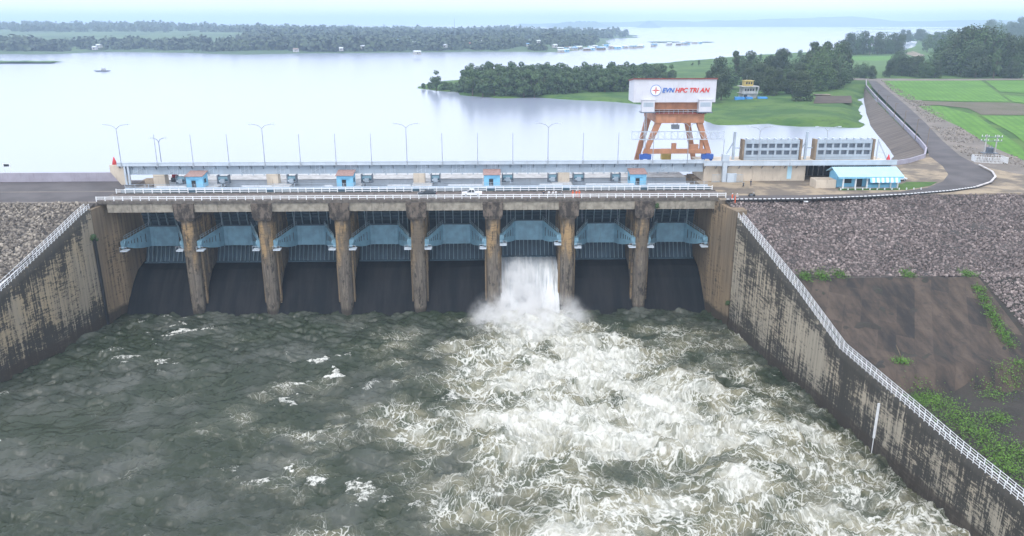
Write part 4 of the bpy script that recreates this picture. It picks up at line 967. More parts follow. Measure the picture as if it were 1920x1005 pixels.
# stacked stoplog leaves
def leafrack(x, L_, lab):
    root = thing('stoplog_gate', lab, 'gate leaf', (x, 214, 4.61), 0, 'steel gate leaves stored above the cream wall')
    m = MB(); m.box(0, L_, .55, 1.8, 0, 5.4); m.build('skin_plate', M['steel_d'], root)
    for z, hh in ((0, .74), (.75, .65), (2.6, .65), (4.45, 1.)):
        m = MB(); m.box(0, L_, 0, .55, z, z + hh); m.box(.2, L_ - .2, -.12, .0, z + .06, z + .16); m.build('girder', M['steel'], root)
    m = MB(); m.box(0, .5, .02, .54, .31, 4.44); p = m.build('stiffener', M['steel'], root); n = 7; copies(p, [(k * (L_ - .5) / n, 0, 0) for k in range(1, n + 1)], root)
    for xx in (-.65, L_ + .1):
        m = MB(); m.box(xx, xx + .55, -.3, 2.1, 0, 5.6); m.build('end_post', M['wood'], root)
    for k in range(8):
        m = MB(); xx = .6 + k * (L_ - 1.6) / 7; m.box(xx, xx + .5, 0., 1.6, 5.46, 5.85); m.build('lifting_lug', M['steel_l'], root)
    m = MB(); m.box(-3.0, -2.4, .5, 1.1, 0, 7.6); m.beam((-2.7, .8, 5.2), (-5.4, .8, .1), .3, .3); m.beam((-2.7, .8, 3.2), (-.9, .8, 3.2), .3, .3); m.build('guide_frame', M['steel'], root)
leafrack(70., 15.2, 'left stack of blue grey steel gate leaves stored behind the cream wall')
leafrack(90., 15.4, 'right stack of blue grey steel gate leaves stored behind the cream wall')
m = MB(); m.beam((107.5, 215, 4.6), (107.5, 215, 10.2), .3, .3); m.beam((107.6, 215, 9.4), (110.8, 215, 4.0), .3, .3); m.beam((107.5, 215, 6.5), (109.5, 215, 6.5), .2, .2); tag(m.build('bracing_frame', M['steel_l'], None), 'pale steel brace at the right end of the gate leaf racks', 'frame')
#SECTION4
# ================================================================ GANTRY CRANE
root = thing('gantry_crane', 'faded orange gantry crane with white machinery house lettered in blue and red', 'crane', (50, 208, 0))
yN, yF = 0., 13.6
def leg(s, y, zb, nm='leg'):
    m = MB(); m.beam((s * 8.6, y + (0 if y < 5 else .0), zb), (s * 5.2, y, 16.2), 1.15, 1.15, 0, 1.6, 1.5); return m.build(nm, M['orange'], root, bevel=.05)
for s in (-1, 1):
    leg(s, yN, 7.4); leg(s, yF, 1.6)
    m = MB(); m.beam((s * 8.4, yF, 2.), (s * 5.6, yN + .4, 15.6), .3, .3); 
m = MB(); m.box(-7.9, 8.3, yN - .5, yN + .5, 7.5, 8.7); m.build('sill_beam', M['orange'], root, bevel=.05)
m = MB(); m.box(-8.3, 8.5, yF - .5, yF + .5, 2.2, 3.4); m.build('sill_beam', M['orange'], root, bevel=.05)
m = MB(); m.box(-6.4, 6.4, -1.1, 1.0, 15.6, 18.0); m.build('portal_beam', M['orange'], root, bevel=.05)
m = MB(); m.box(-6.4, 6.4, yF - 1., yF + 1.1, 15.6, 18.0); m.build('portal_beam', M['orange'], root, bevel=.05)
for s in (-1, 1):
    m = MB(); m.box(s * 5.4 - 1., s * 5.4 + 1., 1.02, yF - 1.02, 15.7, 17.9); m.build('portal_beam', M['orange'], root, bevel=.05)
m = MB(); m.box(-6.9, 6.9, -1.6, 1.6, 18.01, 18.12); m.box(-6.9, 6.9, yF - 1.6, yF + 1.6, 18.01, 18.12); m.box(-6.9, -4.2, 1.6, yF - 1.6, 18.01, 18.12); m.box(4.2, 6.9, 1.6, yF - 1.6, 18.01, 18.12); m.build('top_platform', M['rust'], root)
m = MB()
for (x0, x1, y) in ((-6.9, 6.9, -1.6), (-6.9, 6.9, yF + 1.6)):
    for z in (.55, 1.05): m.beam((x0, y, 18.1 + z), (x1, y, 18.1 + z), .06, .06)
    for k in range(12): x = x0 + (x1 - x0) * k / 11; m.beam((x, y, 18.1), (x, y, 19.15), .06, .06)
m.build('platform_rail', M['steel_l'], root)
m = MB(); m.box(-8.2, 8.2, .2, 1.8, 18.9, 21.0); m.box(-8.2, 8.2, 7.6, 9.2, 18.9, 21.0); m.box(-8.2, -6.6, 1.8, 7.6, 19.0, 20.9); m.box(6.6, 8.2, 1.8, 7.6, 19.0, 20.9)
for x in (-6, -2, 2, 6): m.box(x - .1, x + .1, .1, .2, 18.95, 20.95)
m.build('trolley_frame', M['orange'], root)
m = MB(); m.box(-7.9, -7., -.4, .6, 18.13, 18.9); m.box(7., 7.9, -.4, .6, 18.13, 18.9); m.box(-7.9, -7., 8, 9, 18.13, 18.9); m.box(7, 7.9, 8, 9, 18.13, 18.9); m.build('trolley_wheels', M['steel_d'], root)
m = MB(); m._a([(-12.4, -1, 20.95), (9, -1, 20.95), (9, 6.4, 20.95), (-12.4, 6.4, 20.95), (-12.4, -1, 26.75), (9, -1, 26.75), (9, 6.4, 25.9), (-12.4, 6.4, 25.9)],
             [(3, 2, 1, 0), (0, 1, 5, 4), (1, 2, 6, 5), (2, 3, 7, 6), (3, 0, 4, 7), (4, 5, 6, 7)]); hs = m.build('machinery_house', M['housewhite'], root)
m = MB(); m._a([(-12.6, -1.3, 26.78), (9.2, -1.3, 26.78), (9.2, 6.7, 25.9), (-12.6, 6.7, 25.9), (-12.6, -1.3, 27.1), (9.2, -1.3, 27.1), (9.2, 6.7, 26.2), (-12.6, 6.7, 26.2)],
             [(3, 2, 1, 0), (0, 1, 5, 4), (1, 2, 6, 5), (2, 3, 7, 6), (3, 0, 4, 7), (4, 5, 6, 7)]); m.build('roof', M['roof_dark'], hs)
m = MB()
for k in range(28): x = -12.3 + k * .78; m.box(x, x + .05, -1.03, -1.003, 21, 26.35)
m.build('sheet_rib', M['housewhite'], hs)
def text(s, x, z, size, mat, y=-1.09, shear=.25):
    cu = bpy.data.curves.new('txt', 'FONT'); cu.body = s; cu.size = size; cu.shear = shear; cu.extrude = .03; cu.offset = .055; cu.space_character = 1.04
    t = bpy.data.objects.new('txt', cu); C.objects.link(t); bpy.context.view_layer.update()
    me = bpy.data.meshes.new_from_object(t.evaluated_get(bpy.context.evaluated_depsgraph_get())); bpy.data.objects.remove(t)
    wd = max(v.co.x for v in me.vertices)
    me.materials.clear(); me.materials.append(mat); o = link('lettering', me, hs); o.rotation_euler = (math.pi / 2, 0, 0); o.location = (x, y, z); return wd
M['sign_red'] = paint('sign_red', (.60, .05, .04), .5, .03, dirt=0); M['sign_blue'] = paint('sign_blue', (.05, .16, .50), .5, .03, dirt=0)
wd = text('EVN', -5.1, 23.5, 1.58, M['sign_blue']); text('HPC TRI AN', -5.0 + wd, 23.5, 1.58, M['sign_red'])
ex, ez = -6.7, 24.0
m = MB(); m.tube([(ex, -1.04, ez), (ex, -1.08, ez)], 1.42, 28, 0); m.tube([(ex, -1.085, ez), (ex, -1.10, ez)], 1.28, 28, 1)
for k in range(4):
    a = k * math.pi / 2; c, s = math.cos(a), math.sin(a)
    def P_(u, v): return (ex + c * u - s * v, -1.12, ez + s * u + c * v)
    m._a([P_(0, 0), P_(.28, -.17), P_(1.15, 0)], [(0, 1, 2)], 2 if k % 2 else 3); m._a([P_(0, 0), P_(1.15, 0), P_(.28, .17)], [(0, 1, 2)], 2)
m.build('emblem', [M['sign_blue'], M['carwhite'], M['sign_red'], M['sign_red']], hs)
for x0, x1 in ((-10.2, -7.0), (4.6, 7.9)):
    m = MB(); m.box(x0, x1, -1.9, .15, 18.6, 21.6); m.box(x0 - .15, x1 + .15, -2.05, .2, 21.6, 21.75); cb = m.build('cabin', M['housewhite'], root)
    m = MB(); m.box(x0 + .3, x1 - .3, -1.94, -1.905, 19.9, 21.0); m.build('window', M['steel'], cb)
    m = MB(); m.box(x0 - .3, x1 + .3, -2.2, .15, 18.35, 18.58); m.beam((x0 + 1, -1, 18.3), (x0 + 1.2, -.4, 16.5), .2, .2); m.build('cabin_base', M['steel_d'], cb)
for s, x in ((-1, -8.4), (1, 8.2)):
    m = MB(); m.box(x - 1.5, x + 1.5, -.7, .7, 6.1, 7.3); m.box(x - .5, x + .5, -.6, .6, 7.3, 7.6)
    for q in (-1., 1.): m.tube([(x + q, -.3, 5.95), (x + q, .3, 5.95)], .42, 12)
    m.build('bogie', M['blue'], root)
    m = MB(); m.box(x - 1.6, x + 1.6, yF - .7, yF + .7, .7, 1.7)
    for q in (-1., 1.): m.tube([(x + q, yF - .3, .45), (x + q, yF + .3, .45)], .42, 12)
    m.build('bogie', M['blue'], root)
m = MB(); m.box(-.9, 1.8, yF + .3, yF + 2.0, 3.5, 6.4); m.build('ballast_box', M['yellow'], root)
# truss boom
m = MB(); x0, x1 = -12.4, 12.0; zb, zt = 11.4, 13.4
for y in (-1.6, -.4):
    for z in (zb, zt): m.beam((x0, y, z), (x1, y, z), .13, .13)
n = 14
for k in range(n + 1):
    x = x0 + (x1 - x0) * k / n
    for y in (-1.6, -.4): m.beam((x, y, zb), (x, y, zt), .10, .10)
    if k < n:
        m.beam((x, -1.6, zb if k % 2 else zt), (x + (x1 - x0) / n, -1.6, zt if k % 2 else zb), .08, .08)
m.build('truss_boom', M['steel_l'], root)
m = MB(); m.box(-.9, 1.0, 3.0, 4.6, 13.5, 14.6); m.beam((-.5, 3.8, 14.6), (-.5, 3.8, 19), .1, .1); m.beam((.6, 3.8, 14.6), (.6, 3.8, 19), .1, .1); m.build('hook_block', M['steel'], root)
m = MB(); m.beam((-8.7, -.9, 9.), (-8.7, -.9, 18.3), .12, .12); m.beam((-9.2, -.9, 9.), (-9.2, -.9, 18.3), .12, .12)
for k in range(24): m.beam((-9.2, -.9, 9.2 + k * .38), (-8.7, -.9, 9.2 + k * .38), .07, .07)
m.build('ladder', M['steel'], root)
for b_ in ((3.2, 5.6, -.4, .6, 8.71, 9.9), (-1.5, -.3, -.3, .5, 8.71, 10.2), (6, 6.8, -.4, .4, 8.71, 11.2)): MB().box(*b_).build('motor_box', M['orange'], root)

# ================================================================ GUARD HOUSE and right bank things
root = thing('guard_house', 'single storey light blue guard house with pale sheet roof beside the road', 'house', (89.8, 197, .01))
m = MB(); m.box(0, 15.6, 1.6, 6.5, 0, 3.2); 
m._a([(0, 1.6, 3.2), (0, 6.5, 3.2), (0, 4., 4.5), (15.6, 1.6, 3.2), (15.6, 6.5, 3.2), (15.6, 4., 4.5)], [(0, 2, 1), (3, 4, 5)]); m.build('wall', M['sky_blue'], root)
m = MB(); m._a([(-.7, -.7, 3.05), (16.3, -.7, 3.05), (16.3, 4., 4.75), (-.7, 4., 4.75), (-.7, -.7, 3.2), (16.3, -.7, 3.2), (16.3, 4., 4.9), (-.7, 4., 4.9), (16.3, 7.2, 3.3), (-.7, 7.2, 3.3), (16.3, 7.2, 3.45), (-.7, 7.2, 3.45)],
                [(0, 1, 5, 4), (4, 5, 6, 7), (7, 6, 10, 11), (8, 9, 11, 10), (1, 2, 6, 5), (2, 8, 10, 6), (0, 4, 7, 3), (3, 7, 11, 9), (3, 2, 1, 0), (9, 8, 2, 3)])
for k in range(34): x = -.6 + k * .5; m._a([(x, -.72, 3.21), (x + .08, -.72, 3.21), (x + .08, 3.98, 4.93), (x, 3.98, 4.93), (x, -.72, 3.25), (x + .08, -.72, 3.25), (x + .08, 3.98, 4.97), (x, 3.98, 4.97)], [(4, 5, 6, 7), (0, 1, 5, 4), (1, 2, 6, 5), (3, 0, 4, 7)])
m.build('roof', M['roof_blue'], root)
m = MB(); m.box(-.6, 16.2, -.72, -.6, 2.7, 3.0); m.build('fascia', M['sky_blue'], root)
for x in (1.0, 4.2, 7.2, 10.4, 13.4, 15.2):
    m = MB(); m.box(x - .16, x + .16, -.1, .2, 0, 3.1); m.build('post', M['white'], root)
m = MB(); m.box(0.5, 15.5, 0, 1.58, 0, .18); m.build('porch', M['grey'], root)
MB().box(1.6, 3.8, 1.52, 1.59, 1.1, 2.6).build('window', M['glass'], root); MB().box(4.9, 6.6, 1.52, 1.59, .18, 2.6).build('door', M['glass'], root)
m = MB(); m.box(9.5, 11.0, 1.5, 1.59, 1.0, 2.2); m.build('window', M['glass'], root)
m = MB()
for k in range(13): x = 7.4 + k * .6; m._a([(x, -.74, 2.9), (x + .6, -.74, 2.9), (x + .6, -1.25, 1.75), (x, -1.25, 1.75), (x, -.70, 2.9), (x + .6, -.70, 2.9), (x + .6, -1.21, 1.75), (x, -1.21, 1.75)], [(3, 2, 1, 0), (4, 5, 6, 7), (0, 4, 7, 3), (1, 2, 6, 5), (2, 3, 7, 6)], k % 2)
m.build('awning', [M['sky_blue'], M['white']], root)
m = MB(); m.box(7.2, 15.2, .2, .32, .18, .95); m.build('porch_wall', M['sky_blue'], root)
m = MB(); m.box(0, 5.2, 0, .25, 0, 2.1); m.box(0, 5.2, 3.8, 4.05, 0, 2.1); m.box(0, .25, .26, 3.79, 0, 2.1); m.box(4.95, 5.2, .26, 3.79, 0, 2.1); o = m.build('low_wall', M['beige']); o.location = (84, 197.6, .0); tag(o, 'low pale walled enclosure to the left of the blue guard house', 'wall')
for k in range(14): pass
pr = thing('lawn_edging', 'row of small white bollards along the lawn in front of the guard house', 'bollards', (89.5, 195.2, 0))
m = MB(); m.box(-.12, .12, -.12, .12, 0, .45, 0, .02, .02); p = m.build('bollard', M['white'], pr); copies(p, [(k * 1.9, .02 * k, 0) for k in range(1, 12)], pr)

# transformer structure in its fence
A = G(1852, 303); root = thing('transformer_frame', 'dark transformer on two lattice posts inside a small pale fence by the road', 'transformer', (A[0], A[1], 0), -.2)
for x in (-1.5, 1.5):
    m = MB(); m.beam((x, 0, 0), (x, 0, 8.2), .28, .28); m.build('post', M['grey'], root)
MB().box(-3, 3, -.16, .16, 7.4, 7.6).build('cross_arm', M['steel_d'], root); MB().box(-3, 3, -.16, .16, 6.2, 6.38).build('cross_arm', M['steel_d'], root); MB().box(-2.2, 2.2, -1., 1., 2.6, 2.8).build('platform', M['steel_d'], root)
for x in (-2.8, -1.9, -.9, .9, 1.9, 2.8):
    MB().tube([(x, 0, 7.6), (x, 0, 8.1)], .10, 6).build('insulator', M['white'], root); MB().tube([(x, 0, 6.38), (x, 0, 6.8)], .1, 6).build('insulator', M['white'], root)
m = MB(); m.box(-.9, .9, -.6, .6, 2.8, 4.4); m.tube([(-.4, 0, 4.4), (-.4, 0, 5.0)], .12, 6); m.tube([(.4, 0, 4.4), (.4, 0, 5.0)], .12, 6)
for k in range(6): m.box(-.8 + k * .3, -.75 + k * .3, -.85, -.6, 2.9, 4.2)
m.build('transformer_tank', M['steel_d'], root)
m = MB()
pts = [(-4.2, -1.8), (0, -3.4), (4.5, -2.8), (4.2, 1.8), (-4.0, 2.0), (-4.2, -1.8)]
for a, b in zip(pts[:-1], pts[1:]):
    for z in (.15, 1.75): m.beam((*a, z), (*b, z), .1, .1)
    n = 12
    for k in range(n): x = a[0] + (b[0] - a[0]) * k / n; y = a[1] + (b[1] - a[1]) * k / n; m.beam((x, y, 0), (x, y, 1.8), .1, .1)
m.build('fence', M['white'], root)

# roadside lamp poles on the right bank
rp = [(1641, 196, 'farthest'), (1657, 210, 'second farthest'), (1672, 226, 'third farthest'), (1690, 243, 'fourth farthest'), (1712, 262, 'second nearest'), (1732, 283, 'nearest')]
for k, (x, y, w_) in enumerate(rp):
    A = G(x, y); m = MB(); m.tube([(0, 0, 0), (0, 0, 7.4)], [.13, .09], 6); m.box(-.1, 1.1, -.08, .08, 7.2, 7.34); o = m.build('lamp_post', M['wood']); o.location = (A[0] + .8, A[1], 0)
    tag(o, 'dark roadside post beside the mauve parapet, %s from the spillway' % w_ if 'near' not in w_ else 'dark roadside post beside the mauve parapet, %s to the spillway' % w_, 'lamp post', 'roadside posts along the parapet')
# lake tower
A = G(1400, 188, -1.5); root = thing('intake_tower', 'small grey three storey lookout building with yellow top storey on the lake shore', 'building', (A[0], A[1], -.75), .1)
m = MB(); m.box(-3.8, 3.8, -3, 3, 0, 3.2); m.box(-4.6, 4.6, -3.8, 3.8, 3.2, 3.5); m.box(-3.6, 3.6, -2.9, 2.9, 3.5, 6.8); m.box(-4.8, 4.8, -3.9, 3.9, 6.8, 7.2); m.build('wall', M['grey'], root)
m = MB(); m.box(-2.6, 2.2, -2., 2., 7.2, 10.0); m.box(-2.9, 2.5, -2.3, 2.3, 10, 10.25); m.build('top_storey', M['yellow'], root)
for k in range(4): MB().box(-2.9 + k * 1.5, -1.9 + k * 1.5, -2.96, -2.9, 4.6, 5.9).build('window', M['dark'], root)
for k in range(3): MB().box(-2.1 + k * 1.4, -1.2 + k * 1.4, -2.06, -2.0, 8.2, 9.4).build('window', M['dark'], root)
MB().box(-3.2, -1.2, -3.06, -3., .6, 2.6).build('doorway', M['dark'], root)
m = MB()
for z in (4.0, 4.4): m.box(-4.5, 4.5, -3.75, -3.7, z, z + .08)
for k in range(10): m.box(-4.5 + k, -4.42 + k, -3.75, -3.68, 3.5, 4.45)
m.build('balcony_rail', M['steel_l'], root)
m = MB(); m.beam((3.9, -2, 0), (5.6, -2, 6.9), .7, .9); m.box(3.6, 6, -1.5, 2, 6.9, 7.1); m.build('stair', M['grey'], root)
m = MB(); m.beam((-1, 0, 10.2), (-1, 0, 13), .08, .08); m.build('antenna', M['steel'], root)
for k, (dx, w_) in enumerate(((-8.5, 5.5), (-2.2, 3.6), (4.5, 5.2))):
    m = MB(); m._a([(0, 0, 0), (w_, 0, 0), (w_, 2.5, 0), (0, 2.5, 0), (0, .3, 1.5), (w_, .1, 1.3), (w_, 2.2, 1.6), (0, 2.3, 1.7)], [(3, 2, 1, 0), (4, 5, 6, 7), (0, 1, 5, 4), (1, 2, 6, 5), (2, 3, 7, 6), (3, 0, 4, 7)])
    o = m.build('tarpaulin_shelter', M['tarp']); o.location = (A[0] + dx, A[1] - 6.4, -.8); tag(o, ['left', 'middle', 'right'][k] + ' bright blue tarpaulin shelter at the foot of the lookout building', 'shelter', 'blue shelters by the lookout')
A = G(1541, 179, 0); m = MB(); m.box(-4, 4, -2, 2, 0, .5); m.box(-4.5, 4.5, -2.5, 2.5, .5, .75); o = m.build('thatch_platform', M['sand']); o.location = (A[0], A[1], -.1); tag(o, 'low sandy coloured platform on the grass beside the dark garden soil', 'platform')

# generic small house with real parts
def house(loc, w_, d_, h_, wall, roof, lab, rz=0, group='houses on the far shore', cat='house', name='house'):
    root = thing(name, lab, cat, loc, rz, group); e = .4; r = h_ * .45
    m = MB(); m.box(-w_ / 2, w_ / 2, -d_ / 2, d_ / 2, -1, h_); m._a([(-w_ / 2, -d_ / 2, h_), (-w_ / 2, d_ / 2, h_), (-w_ / 2, 0, h_ + r), (w_ / 2, -d_ / 2, h_), (w_ / 2, d_ / 2, h_), (w_ / 2, 0, h_ + r)], [(0, 2, 1), (3, 4, 5)]); m.build('wall', wall, root)
    m = MB(); a, b = w_ / 2 + e, d_ / 2 + e
    m._a([(-a, -b, h_ - .1), (a, -b, h_ - .1), (a, 0, h_ + r + .1), (-a, 0, h_ + r + .1), (a, b, h_ - .1), (-a, b, h_ - .1), (-a, -b, h_ + .12), (a, -b, h_ + .12), (a, 0, h_ + r + .32), (-a, 0, h_ + r + .32), (a, b, h_ + .12), (-a, b, h_ + .12)],
         [(6, 7, 8, 9), (9, 8, 10, 11), (3, 2, 1, 0), (5, 4, 2, 3), (0, 1, 7, 6), (4, 5, 11, 10), (1, 2, 8, 7), (2, 4, 10, 8), (0, 6, 9, 3), (3, 9, 11, 5)]); m.build('roof', roof, root)
    m = MB(); m.box(-.6, .6, -d_ / 2 - .06, -d_ / 2 - .01, 0, 2); m.build('door', M['dark'], root); m = MB(); m.box(w_ * .22, w_ * .36, -d_ / 2 - .06, -d_ / 2 - .01, 1, 2); m.build('window', M['dark'], root); return root
M['roof_tile'] = paint('orange_roof_tile', (.42, .14, .08), .8, .15); M['wallw'] = paint('pale_wall', (.42, .41, .39), .8, .1); M['roof_tin'] = paint('pale_tin_roof', (.55, .60, .66), .4, .15); M['roof_rust'] = paint('brown_tin_roof', (.22, .16, .13), .6, .2); M['roof_bl'] = paint('blue_tin_roof', (.12, .26, .42), .5, .1)
wroof = [M['roof_tin'], M['roof_tile'], M['roof_tin'], M['roof_rust'], M['roof_bl']]; rn = ['pale tin', 'orange tile', 'pale tin', 'brown', 'blue tin']
hs_list = [(178, 88, 7, 0), (186, 84, 9, 0), (355, 82, 7, 0), (430, 73, 9, 0), (438, 80, 6, 0), (572, 80, 7, 0), (572, 64, 9, 2), (610, 65, 9, 1), (632, 83, 8, 0), (640, 90, 6, 0), (730, 78, 8, 0), (745, 74, 8, 4), (758, 80, 7, 0), (778, 79, 9, 2), (788, 82, 6, 0), (876, 81, 13, 1), (862, 68, 9, 0), (885, 68, 8, 0), (932, 70, 5, 0), (992, 82, 10, 4), (1040, 84, 8, 0), (835, 84, 6, 0), (782, 97, 11, 0), (700, 72, 7, 3), (650, 72, 8, 1), (612, 42 + 28, 7, 0), (555, 92, 8, 3), (505, 84, 7, 0)]
hs_list += [(820, 74, 7, 0), (905, 76, 8, 0), (955, 78, 7, 1), (1010, 76, 7, 0), (680, 86, 7, 0), (530, 76, 7, 0), (470, 86, 6, 0)]
POSW = []
def nth(n): return ORD[n] if n < 20 else (['', '', 'twenty', 'thirty', 'forty', 'fifty'][(n + 1) // 10] + '-' + ORD[n % 10]) if (n + 1) % 10 else {30: 'thirtieth', 40: 'fortieth', 50: 'fiftieth'}[n + 1]
rank = {k: r for r, k in enumerate(sorted(range(len(hs_list)), key=lambda k: hs_list[k][0]))}
for k, (x, y, w_, c) in enumerate(hs_list):
    yy = min(96, y + 6); A = G(x, yy, 0); zt = float(np.clip((97 - yy) * .35, -.5, 6)) 
    z = -2 + zt; A = G(x, y + 3, z + 4); POSW.append(A)
    house((A[0], A[1], z + 3.2), w_ * .8, 6, 2.8, M['wallw'], wroof[c], '%s roofed far shore house, %s from the left' % (rn[c], nth(rank[k])), rz=random.uniform(-.5, .5))
# floating village
fv = []
k = 0
for i in range(58):
    t = random.random(); x = 1045 + 270 * t ** 1.0; yb = 98 - 17 * (t ** 1.1) + random.uniform(-2.2, 1.2) - (3 if t < .35 and random.random() < .4 else 0)
    A = G(x, yb, LAKE_Z)
    if any(math.dist(A, q) < 13 for q in fv): continue
    fv.append(A)
for k, A in enumerate(fv):
    c = random.choice([0, 0, 0, 2, 3, 4, 4, 0]); w_ = random.uniform(6, 11); r_ = house((A[0], A[1], LAKE_Z + 1.0), w_, 6, 2.4, random.choice([M['wallw'], M['sky_blue'], M['wood'], M['wallw']]), wroof[c], 'floating raft house with %s roof in the village on the lake' % rn[c], random.uniform(-.4, .4), 'floating houses of the lake village', 'floating house', 'floating_house')
    m = MB(); m.box(-w_ / 2 - 1.5, w_ / 2 + 1.5, -4.5, 4.5, -1.2, -.62); m.build('raft', M['wood'], r_)
# make floating labels distinct by order
fh = sorted([o for o in bpy.data.objects if o.name.startswith('floating_house')], key=lambda o: o.location.x)
for k, o in enumerate(fh): o['label'] = 'floating raft house with' + o['label'].split('with')[1].split('in the')[0] + 'in the lake village, ' + nth(k) + ' from the left'
# fish boat
A = G(192, 134, LAKE_Z); root = thing('fishing_boat', 'small dark fishing boat alone on the open lake', 'boat', (A[0], A[1], LAKE_Z), .1)
m = MB(); m._a([(-8, 0, .9), (-5, -1.2, .1), (5, -1.2, .1), (8, 0, .9), (5, 1.2, .1), (-5, 1.2, .1), (-6, -1.6, .9), (6, -1.6, .9), (6, 1.6, .9), (-6, 1.6, .9)], [(1, 5, 4, 2), (0, 6, 7, 3, 8, 9), (0, 1, 6), (1, 2, 7, 6), (2, 3, 7), (3, 4, 8), (4, 5, 9, 8), (5, 0, 9), (0, 5, 1), (3, 2, 4)]); m.build('hull', M['steel_d'], root)
m = MB(); m.box(-.5, 3, -1, 1, .9, 2.6); m.box(-.8, 3.3, -1.2, 1.2, 2.6, 2.75); m.build('cabin', M['grey'], root)
# sign at left
A = (-129.5, 214.6); root = thing('notice_board', 'small dark red notice board on two posts behind the left parapet wall', 'sign', (A[0], A[1], 0))
for x in (-.9, .9):
    m = MB(); m.box(x - .06, x + .06, -.06, .06, 0, 4.6); m.build('post', M['white'], root)
m = MB(); m.box(-.8, .8, -.12, -.06, 3.7, 4.5); m.box(-.72, .72, -.125, -.121, 3.78, 4.42, 1); m.build('board', [M['white'], M['cardark']], root)
# masts on far shore
A = (-60, 1500); m = MB(); m.beam((0, 0, 0), (0, 0, 44), .9, .9, 0, .3, .3); o = m.build('radio_mast', M['steel_d']); o.location = (A[0], A[1], 2); tag(o, 'thin radio mast rising above the far shore woods', 'mast')

# ================================================================ VEHICLES AND PEOPLE
def car(loc, rz, body, lab, L_=4.6, h=1.5, pick=False, grp='cars'):
    root = thing('parked_car', lab, 'car', loc, rz, None); hw = .88
    if pick: pr = [(-2.5, .35), (-2.5, 1.0), (-.75, 1.02), (-.72, 1.0), (1.2, 1.0), (2.4, .88), (2.5, .35)]
    else: pr = [(-2.25, .35), (-2.3, .85), (-1.9, .95), (1.0, .95), (2.2, .78), (2.3, .35)]
    def ext(m, pr, w0, mi=0):
        n = len(pr); vs = [(x, -w0, z) for x, z in pr] + [(x, w0, z) for x, z in pr]
        m._a(vs, [tuple(range(n))[::-1], tuple(range(n, 2 * n))] + [(i, (i + 1) % n, (i + 1) % n + n, i + n) for i in range(n)], mi)
    m = MB(); ext(m, pr[::-1], hw); m.build('body', body, root, bevel=.08)
    if pick: cab = [(-.7, 1.0), (-.5, 1.62), (.55, 1.65), (1.25, 1.0)]
    else: cab = [(-1.95, .94), (-1.35, h - .05), (.25, h), (1.1, .94)]
    m = MB(); n = 4; vs = [(x, -hw * (.96 if z < 1.2 else .8), z) for x, z in cab] + [(x, hw * (.96 if z < 1.2 else .8), z) for x, z in cab]
    m._a(vs, [(0, 3, 2, 1)[::-1][::-1], (4, 5, 6, 7)] + [(i, i + 1, i + 5, i + 4) for i in range(3)]); m.build('window', M['glass'], root)
    m = MB(); a, b = cab[1], cab[2]; m.box(a[0] - .03, b[0] + .03, -hw * .8, hw * .8, b[1] - .06, b[1] + .03)
    for s in (-1, 1):
        for p0, p1 in ((cab[0], cab[1]), (cab[3], cab[2])): m.beam((p0[0], s * hw * .93, p0[1]), (p1[0], s * hw * .79, p1[1]), .09, .07)
        m.beam(((a[0] + b[0]) / 2, s * hw * .95, 1.0), ((a[0] + b[0]) / 2, s * hw * .8, b[1]), .09, .06)
    m.build('roof', body, root)
    for x in (-1.45, 1.45):
        for s in (-1, 1):
            m = MB(); m.tube([(x, s * .68, .33), (x, s * .9, .33)], .33, 16); wo = m.build('wheel', M['black'], root)
            m = MB(); m.tube([(x, s * .9, .33), (x, s * .91, .33)], .19, 12); m.build('rim', M['steel_l'], wo)
    for s in (-1, 1):
        m = MB(); x = pr[-1][0] - .03; m.box(x, x + .06, s * .65 - .18, s * .65 + .18, .6, .75); m.build('headlight', M['carwhite'], root)
        m = MB(); x = pr[0][0] - .04; m.box(x, x + .05, s * .7 - .12, s * .7 + .12, .6, .85); m.build('tail_light', M['red'], root)
    return root
car((-15.2, 191.2, .01), math.pi, M['cardark'], 'dark sedan driving on the dam bridge above the middle pier')
car((-4.2, 191.0, .01), math.pi, M['carwhite'], 'white pickup car on the dam bridge to the right of the dark car', pick=True)
car((110.2, 207.2, .01), .1, M['carwhite'], 'white car parked just behind the right end of the guard house')
def motorbike(loc, rz, lab):
    root = thing('motorbike', lab, 'motorbike', loc, rz)
    for x in (-.62, .62):
        m = MB(); m.tube([(x, -.05, .3), (x, .05, .3)], .3, 14); m.build('wheel', M['black'], root)
    m = MB(); m.beam((-.6, 0, .35), (.25, 0, .6), .16, .2); m.beam((.62, 0, .3), (.4, 0, .98), .08, .08); m.box(-.3, .25, -.12, .12, .3, .62); m.build('frame', M['steel_d'], root)
    m = MB(); m.box(-.7, .1, -.13, .13, .72, .84); m.build('saddle', M['black'], root)
    m = MB(); m.beam((.4, -.33, 1.0), (.4, .33, 1.0), .05, .05); m.box(.42, .55, -.09, .09, .82, .98); m.build('handlebar', M['steel'], root)
motorbike((66.2, 200.6, .0), 1.1, 'parked dark motorbike leaning near the cream wall on the plaza'); motorbike((64.4, 188.2, .014), .1, 'dark motorbike on the road above the riprap slope')
motorbike((17.4, 190.2, .01), .1, 'motorbike on the bridge next to the people in white')
